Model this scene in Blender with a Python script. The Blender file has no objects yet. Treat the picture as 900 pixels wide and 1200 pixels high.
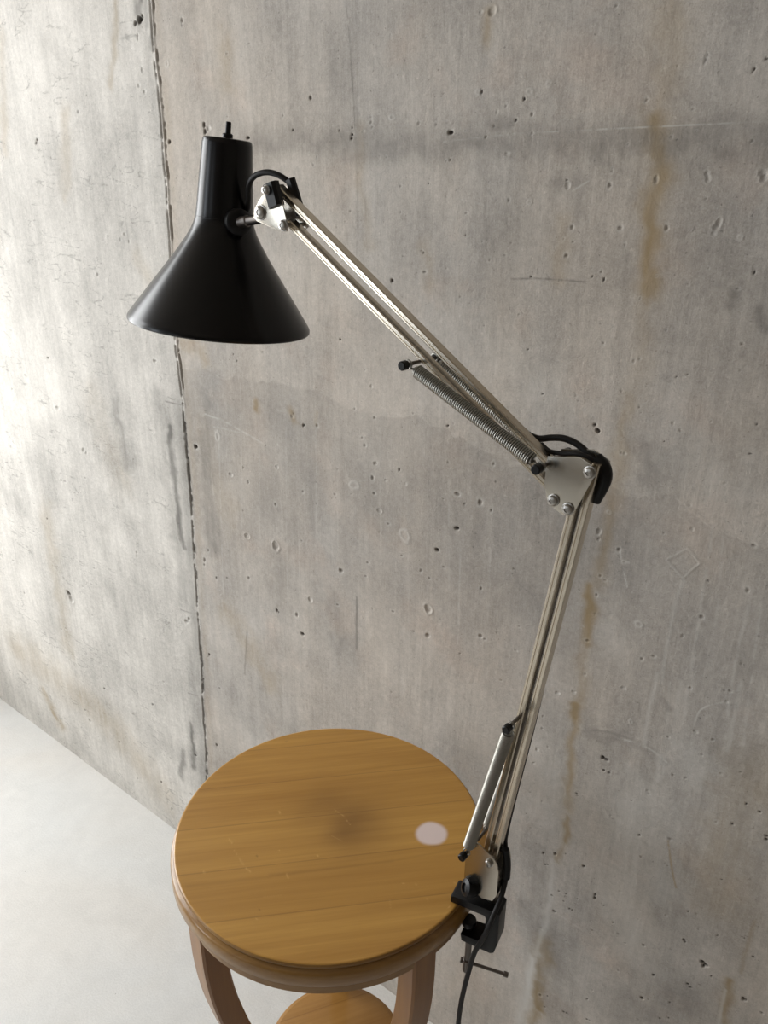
import bpy, bmesh, math
import numpy as np
from math import sin, cos, pi, radians
from mathutils import Vector, Matrix

SC = bpy.context.scene
COL = SC.collection

# ------------------------------------------------------------------ camera
PITCH, YAW, ROLL, EYE = radians(22.3), radians(38.0), radians(0.4), 1.38
_h = Vector((-sin(YAW), cos(YAW), 0)); _r = Vector((cos(YAW), sin(YAW), 0)); _u = Vector((0, 0, 1))
FWD = _h * cos(PITCH) - _u * sin(PITCH); UPV = _h * sin(PITCH) + _u * cos(PITCH)
R0 = _r * cos(ROLL) + UPV * sin(ROLL); U0 = UPV * cos(ROLL) - _r * sin(ROLL)
cam_data = bpy.data.cameras.new('camera'); cam = bpy.data.objects.new('camera', cam_data); COL.objects.link(cam)
cam.matrix_world = Matrix(((R0.x, U0.x, -FWD.x, 0), (R0.y, U0.y, -FWD.y, 0), (R0.z, U0.z, -FWD.z, EYE), (0, 0, 0, 1)))
cam_data.sensor_fit = 'VERTICAL'; cam_data.sensor_height = 36.0; cam_data.sensor_width = 27.0; cam_data.lens = 27.0
cam_data.clip_start = 0.02
SC.camera = cam

# ------------------------------------------------------------------ light and exposure
SC.view_settings.view_transform = 'Standard'; SC.view_settings.look = 'None'
SC.view_settings.gamma = 1.0; SC.view_settings.use_curve_mapping = False
SC.view_settings.exposure = 0.17
world = bpy.data.worlds.new('world'); SC.world = world; world.use_nodes = True
world.node_tree.nodes['Background'].inputs[0].default_value = (0.75, 0.87, 1.0, 1)
world.node_tree.nodes['Background'].inputs[1].default_value = 1.2
WIN_X = -2.40; WIN_Y = (-0.75, 0.60); WIN_Z = (0.32, 2.36)

def area(name, loc, rot, sx, sy, watts, color):
    l = bpy.data.lights.new(name, 'AREA'); l.shape = 'RECTANGLE'; l.size = sx; l.size_y = sy
    l.energy = watts; l.color = color
    o = bpy.data.objects.new(name, l); COL.objects.link(o); o.location = loc; o.rotation_euler = rot
    return o
area('window_daylight', (WIN_X - 0.10, sum(WIN_Y) / 2, sum(WIN_Z) / 2), (0, -pi / 2, 0), WIN_Z[1] - WIN_Z[0], WIN_Y[1] - WIN_Y[0], 61, (0.985, 0.980, 0.962))
area('window_daylight_near', (WIN_X - 0.10, -2.05, 1.55), (0, -pi / 2, 0), 1.5, 0.9, 23, (0.87, 0.93, 1.0))
area('window_daylight_behind', (-1.20, -3.10, 1.65), (pi / 2, 0, 0), 0.24, 1.3, 2.4, (0.90, 0.95, 1.0))
area('warm_ceiling_fill', (0.2, -1.3, 2.5), (0, 0, 0), 1.8, 1.6, 1.1, (1.0, 0.84, 0.68))  # added warm fill below the closed ceiling

# ------------------------------------------------------------------ helpers
def ob(name, me, mat=None, parent=None, loc=None, smooth=None):
    if smooth is not None: me.shade_smooth() if smooth else me.shade_flat()
    o = bpy.data.objects.new(name, me); COL.objects.link(o)
    if mat: me.materials.append(mat)
    if loc is not None: o.location = loc
    if parent: o.parent = parent
    return o
def me_from(name, v, f):
    m = bpy.data.meshes.new(name); m.from_pydata([tuple(map(float, p)) for p in v], [], [tuple(q) for q in f]); m.update(); return m
def fix(me, angle=35):
    bm = bmesh.new(); bm.from_mesh(me); bmesh.ops.recalc_face_normals(bm, faces=bm.faces[:])
    for e in bm.edges:
        e.smooth = not (len(e.link_faces) == 2 and e.calc_face_angle(0) > radians(angle))
    for f in bm.faces: f.smooth = True
    bm.to_mesh(me); bm.free(); return me
def join(parts):
    v = []; f = []
    for pv, pf in parts:
        n = len(v); v += [tuple(p) for p in pv]; f += [tuple(i + n for i in q) for q in pf]
    return v, f
def frame(d):
    d = Vector(d).normalized(); a = Vector((0, 1, 0)) if abs(d.y) < 0.9 else Vector((1, 0, 0))
    u = d.cross(a).normalized(); return u, d.cross(u).normalized(), d
def catmull(P, n=8):
    P = [np.array(p, float) for p in P]; Q = [2 * P[0] - P[1]] + P + [2 * P[-1] - P[-2]]; out = []
    for i in range(1, len(Q) - 2):
        for k in range(n):
            t = k / n; a, b, c, d = Q[i - 1], Q[i], Q[i + 1], Q[i + 2]
            out.append(0.5 * (2 * b + (c - a) * t + (2 * a - 5 * b + 4 * c - d) * t * t + (3 * b - a - 3 * c + d) * t ** 3))
    out.append(P[-1]); return out
def sweep(P, r, k=10, cap=True):
    P = [Vector(tuple(map(float, p))) for p in P]; n = len(P); v = []; f = []
    T = [(P[min(i + 1, n - 1)] - P[max(i - 1, 0)]).normalized() for i in range(n)]
    u = frame(T[0])[0]
    for i in range(n):
        u = (u - T[i] * u.dot(T[i])).normalized(); w = T[i].cross(u)
        rr = r[i] if hasattr(r, '__len__') else r
        for j in range(k):
            a = 2 * pi * j / k; v.append(P[i] + (u * cos(a) + w * sin(a)) * rr)
    for i in range(n - 1):
        for j in range(k):
            f.append((i * k + j, i * k + (j + 1) % k, (i + 1) * k + (j + 1) % k, (i + 1) * k + j))
    if cap: f.append(tuple(range(k))[::-1]); f.append(tuple((n - 1) * k + j for j in range(k)))
    return v, f
def lathe(prof, o, d, k=48, closed=False):
    """prof: (radius, height along d) from origin o"""
    u, w, d = frame(d); o = Vector(o); v = []; f = []; n = len(prof)
    for r, h in prof:
        for j in range(k):
            a = 2 * pi * j / k; v.append(o + d * h + (u * cos(a) + w * sin(a)) * max(r, 1e-5))
    for i in range(n - 1):
        for j in range(k):
            f.append((i * k + j, i * k + (j + 1) % k, (i + 1) * k + (j + 1) % k, (i + 1) * k + j))
    if closed:
        for j in range(k): f.append(((n - 1) * k + j, (n - 1) * k + (j + 1) % k, (j + 1) % k, j))
    else:
        f.append(tuple(range(k))[::-1]); f.append(tuple((n - 1) * k + j for j in range(k)))
    return v, f
def bar(a, b, w, dep, side, bev=0.0012, groove=0.0):
    """rectangular bevelled bar from a to b; `side` is the direction of its depth"""
    a = Vector(a); b = Vector(b); d = (b - a).normalized(); s = Vector(side); s = (s - d * s.dot(d)).normalized(); t = d.cross(s)
    hw, hd = w / 2, dep / 2; pr = []
    cs = [(hw - bev, -hd), (hw, -hd + bev), (hw, hd - bev), (hw - bev, hd), (-hw + bev, hd), (-hw, hd - bev), (-hw, -hd + bev), (-hw + bev, -hd)]
    if groove:
        g = groove; cs += [(-g, -hd), (-g * 0.7, -hd + g * 0.8), (g * 0.7, -hd + g * 0.8), (g, -hd)]
    n = len(cs); v = [a + t * x + s * y for x, y in cs] + [b + t * x + s * y for x, y in cs]
    f = [(i, (i + 1) % n, n + (i + 1) % n, n + i) for i in range(n)] + [tuple(range(n))[::-1], tuple(range(n, 2 * n))]
    return v, f
def cyl(a, b, r, k=20, bev=None):
    a = Vector(a); b = Vector(b); L = (b - a).length; e = bev if bev is not None else min(r, L) * 0.18
    return lathe([(r - e, 0), (r, e), (r, L - e), (r - e, L)], a, b - a, k)
def plate(poly, y0, y1):
    """polygon in x,z extruded from y0 to y1"""
    n = len(poly); v = [(x, y0, z) for x, z in poly] + [(x, y1, z) for x, z in poly]
    return v, [(i, (i + 1) % n, n + (i + 1) % n, n + i) for i in range(n)] + [tuple(range(n))[::-1], tuple(range(n, 2 * n))]
def part(name, geo, mat, parent=None, angle=35, bevel=0):
    me = me_from(name, *geo)
    if bevel:
        bm = bmesh.new(); bm.from_mesh(me); bmesh.ops.recalc_face_normals(bm, faces=bm.faces[:])
        es = [e for e in bm.edges if len(e.link_faces) == 2 and e.calc_face_angle(0) > radians(40)]
        bmesh.ops.bevel(bm, geom=es, offset=bevel, segments=2, affect='EDGES', profile=0.7); bm.to_mesh(me); bm.free()
    return ob(name, fix(me, angle), mat, parent)
def thing(name, label, cat, loc=(0, 0, 0)):
    o = bpy.data.objects.new(name, None); COL.objects.link(o); o.location = loc; o.empty_display_size = 0.05
    o['label'] = label; o['category'] = cat; return o
def settle(root):
    """shift children so that world-space meshes sit right under a root placed at its base"""
    for c in root.children: c.matrix_parent_inverse = Matrix.Translation(-root.location)

# ------------------------------------------------------------------ materials
class NT:
    def __init__(s, name):
        s.m = bpy.data.materials.new(name); s.m.use_nodes = True; s.t = s.m.node_tree; s.b = s.t.nodes['Principled BSDF']
    def n(s, ty, **k):
        x = s.t.nodes.new('ShaderNode' + ty)
        for a, b in k.items(): setattr(x, a, b)
        return x
    def put(s, sock, v):
        if isinstance(v, bpy.types.NodeSocket): s.t.links.new(v, sock)
        elif isinstance(v, (tuple, list)) and len(v) == 3 and sock.type == 'RGBA': sock.default_value = (*v, 1)
        else: sock.default_value = v
    def math(s, op, a, b=0.0, c=None):
        x = s.n('Math', operation=op); s.put(x.inputs[0], a); s.put(x.inputs[1], b)
        if c is not None: s.put(x.inputs[2], c)
        return x.outputs[0]
    def mix(s, f, a, b, mode='MIX'):
        x = s.n('Mix', data_type='RGBA', blend_type=mode); s.put(x.inputs[0], f); s.put(x.inputs[6], a); s.put(x.inputs[7], b); return x.outputs[2]
    def obj(s): return s.n('TexCoord').outputs['Object']
    def mapping(s, v, scale=(1, 1, 1), rot=(0, 0, 0), loc=(0, 0, 0)):
        x = s.n('Mapping'); s.put(x.inputs[0], v); x.inputs['Scale'].default_value = scale; x.inputs['Rotation'].default_value = rot; x.inputs['Location'].default_value = loc; return x.outputs[0]
    def noise(s, v, scale, detail=4, rough=0.55, dist=0.0):
        x = s.n('TexNoise'); s.put(x.inputs['Vector'], v); x.inputs['Scale'].default_value = scale; x.inputs['Detail'].default_value = detail
        x.inputs['Roughness'].default_value = rough; x.inputs['Distortion'].default_value = dist; return x.outputs[0]
    def ramp(s, f, a, b):
        x = s.n('MapRange'); s.put(x.inputs[0], f); x.inputs[1].default_value = a; x.inputs[2].default_value = b; return x.outputs[0]
    def bump(s, h, dist, strength=1.0, normal=None):
        x = s.n('Bump'); s.put(x.inputs['Height'], h); x.inputs['Distance'].default_value = dist; x.inputs['Strength'].default_value = strength
        if normal is not None: s.put(x.inputs['Normal'], normal)
        return x.outputs[0]
    def out(s, base=None, rough=None, metal=None, normal=None, spec=None, coat=None, coatr=None):
        for k, v in (('Base Color', base), ('Roughness', rough), ('Metallic', metal), ('Normal', normal), ('Specular IOR Level', spec), ('Coat Weight', coat), ('Coat Roughness', coatr)):
            if v is not None: s.put(s.b.inputs[k], v)
        return s.m

def mat_concrete():
    t = NT('board_cast_concrete'); o = t.obj()
    at = t.n('Attribute', attribute_name='marks'); sep = t.n('SeparateColor'); t.put(sep.inputs[0], at.outputs['Color'])
    rust, dark, lite = sep.outputs; dirt = t.n('Attribute', attribute_name='dirt').outputs['Fac']
    side = t.n('Attribute', attribute_name='left_panel').outputs['Fac']
    big = t.noise(o, 3.2, 4, 0.55, 0.4); mid = t.noise(t.mapping(o, (1, 1, .7), loc=(3, 1, 2)), 13, 5, 0.6); fine = t.noise(o, 130, 4, 0.65)
    fleck = t.noise(o, 420, 2, 0.6)
    vs = t.noise(t.mapping(o, (34, 1, 1.6)), 2.2, 5, 0.62)
    vf = t.noise(t.mapping(o, (170, 1, 5)), 2.2, 3, 0.6)
    v = t.math('ADD', t.math('MULTIPLY', t.math('SUBTRACT', big, 0.5), 0.80), t.math('MULTIPLY', t.math('SUBTRACT', mid, 0.5), 0.62))
    v = t.math('ADD', v, t.math('MULTIPLY', t.math('SUBTRACT', fine, 0.5), 0.46))
    v = t.math('ADD', v, t.math('MULTIPLY', t.math('SUBTRACT', fleck, 0.5), 0.30))
    v = t.math('ADD', v, t.math('MULTIPLY', t.math('SUBTRACT', vs, 0.5), 0.36))
    v = t.math('ADD', v, t.math('MULTIPLY', t.math('SUBTRACT', vf, 0.5), 0.16))
    cloud = t.noise(t.mapping(o, (1, 1, .8), loc=(5, 5, 5)), 30, 5, 0.65, 1.2); grit = t.noise(o, 900, 2, 0.7); vg = t.noise(t.mapping(o, (420, 1, 40)), 1.6, 3, 0.6)
    v = t.math('ADD', v, t.math('MULTIPLY', t.math('SUBTRACT', cloud, 0.5), 0.28))
    v = t.math('ADD', v, t.math('MULTIPLY', t.math('SUBTRACT', grit, 0.5), 0.42))
    v = t.math('ADD', v, t.math('MULTIPLY', t.math('SUBTRACT', vg, 0.5), 0.20))
    v = t.math('SUBTRACT', v, t.math('MULTIPLY', t.ramp(t.noise(t.mapping(o, loc=(1, 2, 3)), 240, 2, 0.5), 0.70, 0.76), 0.28))
    v = t.math('ADD', v, t.math('MULTIPLY', t.ramp(t.noise(t.mapping(o, loc=(8, 2, 3)), 170, 3, 0.5), 0.68, 0.76), 0.20))
    v = t.math('ADD', v, 1.0)
    hue = t.noise(t.mapping(o, (1, 1, .5), loc=(9, 4, 1)), 6.5, 3, 0.55)
    base = t.mix(t.ramp(hue, 0.36, 0.64), CONC_A, CONC_B)
    base = t.mix(t.ramp(t.noise(t.mapping(o, loc=(2, 7, 5)), 9, 4, 0.6), 0.55, 0.8), base, CONC_C)
    base = t.mix(side, base, CONC_L)
    vv = t.n('CombineColor'); [t.put(vv.inputs[i], v) for i in range(3)]
    base = t.mix(1.0, base, vv.outputs[0], 'MULTIPLY')
    base = t.mix(t.math('MULTIPLY', rust, 0.95), base, (0.30, 0.215, 0.105))
    base = t.mix(t.math('MULTIPLY', dark, 0.9), base, (0.105, 0.10, 0.09))
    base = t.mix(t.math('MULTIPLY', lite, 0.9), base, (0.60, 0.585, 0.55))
    base = t.mix(dirt, base, (0.035, 0.028, 0.024))
    # fine relief: trowel skin, sand grain, horizontal wrinkles of the left panel
    g = t.math('ADD', t.math('MULTIPLY', fine, 0.6), t.math('MULTIPLY', vs, 0.5))
    g = t.math('ADD', g, t.math('ADD', t.math('MULTIPLY', fleck, 0.30), t.math('MULTIPLY', cloud, 0.8)))
    n1 = t.bump(g, 0.0009, 0.65)
    return t.out(base, 0.82, 0.0, n1, 0.2)
CONC_A, CONC_B, CONC_C, CONC_L = (0.46, 0.416, 0.366), (0.42, 0.392, 0.358), (0.47, 0.402, 0.345), (0.55, 0.525, 0.485)

def mat_floor():
    t = NT('pale_screed'); o = t.obj()
    a = t.noise(o, 2.2, 4, 0.55, 0.6); b = t.noise(o, 18, 5, 0.6, 0.8); c = t.noise(o, 260, 3, 0.7); sp = t.noise(o, 95, 2, 0.5)
    v = t.math('ADD', 1.0, t.math('ADD', t.math('MULTIPLY', t.math('SUBTRACT', a, 0.5), 0.22), t.math('MULTIPLY', t.math('SUBTRACT', b, 0.5), 0.20)))
    v = t.math('ADD', v, t.math('MULTIPLY', t.math('SUBTRACT', c, 0.5), 0.25))
    vv = t.n('CombineColor'); [t.put(vv.inputs[i], v) for i in range(3)]
    base = t.mix(t.ramp(a, 0.4, 0.65), (0.70, 0.68, 0.645), (0.665, 0.665, 0.65))
    base = t.mix(1.0, base, vv.outputs[0], 'MULTIPLY')
    base = t.mix(t.ramp(sp, 0.765, 0.80), base, (0.28, 0.26, 0.24))
    return t.out(base, 0.55, 0.0, t.bump(t.math('ADD', c, t.math('MULTIPLY', b, 0.6)), 0.0009, 0.7), 0.35)

def mat_wood(name, grain, light=(0.68, 0.385, 0.092), deep=(0.40, 0.195, 0.038), planks=True, marks=False, rough=0.28, off=0.0):
    """grain: angle of the grain in the object's xy plane (or 'z' for legs)"""
    t = NT(name); o = t.obj()
    if grain == 'z': m = t.mapping(o, (1, 1, 1)); st = t.mapping(o, (60, 60, 3.0)); st2 = t.mapping(o, (14, 14, 1.0))
    else:
        m = t.mapping(o, (1, 1, 1), (0, 0, -grain)); st = t.mapping(m, (2.6, 62, 62)); st2 = t.mapping(m, (1.0, 15, 15), loc=(off, 3, 1))
    f1 = t.noise(st, 1.6, 5, 0.6, 0.35); f2 = t.noise(st2, 1.3, 4, 0.6, 0.6); f3 = t.noise(t.mapping(st, (2, 4, 4)), 1.5, 3, 0.6)
    f = t.math('ADD', t.math('MULTIPLY', f1, 0.40), t.math('ADD', t.math('MULTIPLY', f2, 0.45), t.math('MULTIPLY', f3, 0.15)))
    k = t.ramp(f, 0.36, 0.66)
    base = t.mix(k, deep, light)
    if planks:
        sx = t.n('SeparateXYZ'); t.put(sx.inputs[0], m)
        y = t.math('MULTIPLY', t.math('ADD', sx.outputs[1], 0.5 + off), 15.5)
        cell = t.math('FLOOR', y); wn = t.n('TexWhiteNoise', noise_dimensions='1D'); t.put(wn.inputs['W'], cell)
        base = t.mix(t.math('MULTIPLY', wn.outputs[0], 0.50), base, deep)
        fr = t.math('FRACT', y); edge = t.math('LESS_THAN', t.math('MINIMUM', fr, t.math('SUBTRACT', 1.0, fr)), 0.012)
        base = t.mix(t.math('MULTIPLY', edge, 0.30), base, (0.16, 0.07, 0.02))
    if marks:
        at = t.n('Attribute', attribute_name='marks'); sep = t.n('SeparateColor'); t.put(sep.inputs[0], at.outputs['Color'])
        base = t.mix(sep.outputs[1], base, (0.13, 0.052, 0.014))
        base = t.mix(sep.outputs[2], base, (0.80, 0.50, 0.18))
        base = t.mix(sep.outputs[0], base, (0.86, 0.72, 0.70))
    return t.out(base, t.ramp(f1, -0.6, 2.6) if rough is None else rough, 0.0, t.bump(f1, 0.0003, 0.5), 0.45, 0.12, 0.15)

def mat_plain(name, base, rough, metal=0.0, spec=0.5, var=0.0, bump=0.0, scale=300):
    t = NT(name); o = t.obj(); nz = t.noise(o, scale, 3, 0.6)
    b = t.mix(t.math('MULTIPLY', nz, var), base, tuple(c * 0.5 for c in base)) if var else base
    return t.out(b, rough, metal, t.bump(nz, bump, 0.6) if bump else None, spec)

M_CONC = mat_concrete(); M_FLOOR = mat_floor()
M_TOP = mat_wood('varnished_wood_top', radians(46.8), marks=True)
M_RIM = mat_wood('varnished_wood_rim', radians(46.8), (0.38, 0.21, 0.060), (0.22, 0.105, 0.024), planks=False)
M_LEG = mat_wood('varnished_wood_leg', 'z', (0.33, 0.150, 0.034), (0.21, 0.085, 0.017), planks=False, rough=0.35)
M_SHELF = mat_wood('varnished_wood_shelf', radians(58), (0.46, 0.25, 0.075), (0.30, 0.145, 0.035), planks=True, off=0.02)
M_BLACK = mat_plain('black_lacquer', (0.0018, 0.0018, 0.0024), 0.27, 0, 0.33, 0, 0.00002, 900)
M_INNER = mat_plain('white_enamel', (0.7, 0.69, 0.66), 0.4)
M_PLAST = mat_plain('black_plastic', (0.004, 0.004, 0.0045), 0.38, 0, 0.28, 0, 0.00004, 700)
M_CORD = mat_plain('black_rubber_cord', (0.010, 0.009, 0.009), 0.5, 0, 0.3)
M_STEEL = mat_plain('plated_steel', (0.68, 0.61, 0.50), 0.25, 1.0, 0.5, 0.25, 0, 60)
M_PLATE = mat_plain('polished_plate', (0.54, 0.50, 0.43), 0.24, 1.0, 0.5, 0.3, 0.00003, 90)
M_SPRING = mat_plain('spring_wire', (0.34, 0.33, 0.30), 0.34, 1.0)
M_BOLT = mat_plain('bolt_steel', (0.40, 0.38, 0.35), 0.3, 1.0)
M_DULL = mat_plain('dull_screw_steel', (0.20, 0.18, 0.165), 0.42, 1.0, 0.5, 0.3, 0, 200)
M_SHELL = mat_plain('room_plaster', (0.28, 0.245, 0.205), 0.8, 0, 0.3, 0.1, 0, 4)
M_FRAME = mat_plain('grey_window_frame', (0.22, 0.22, 0.22), 0.5)

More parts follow.
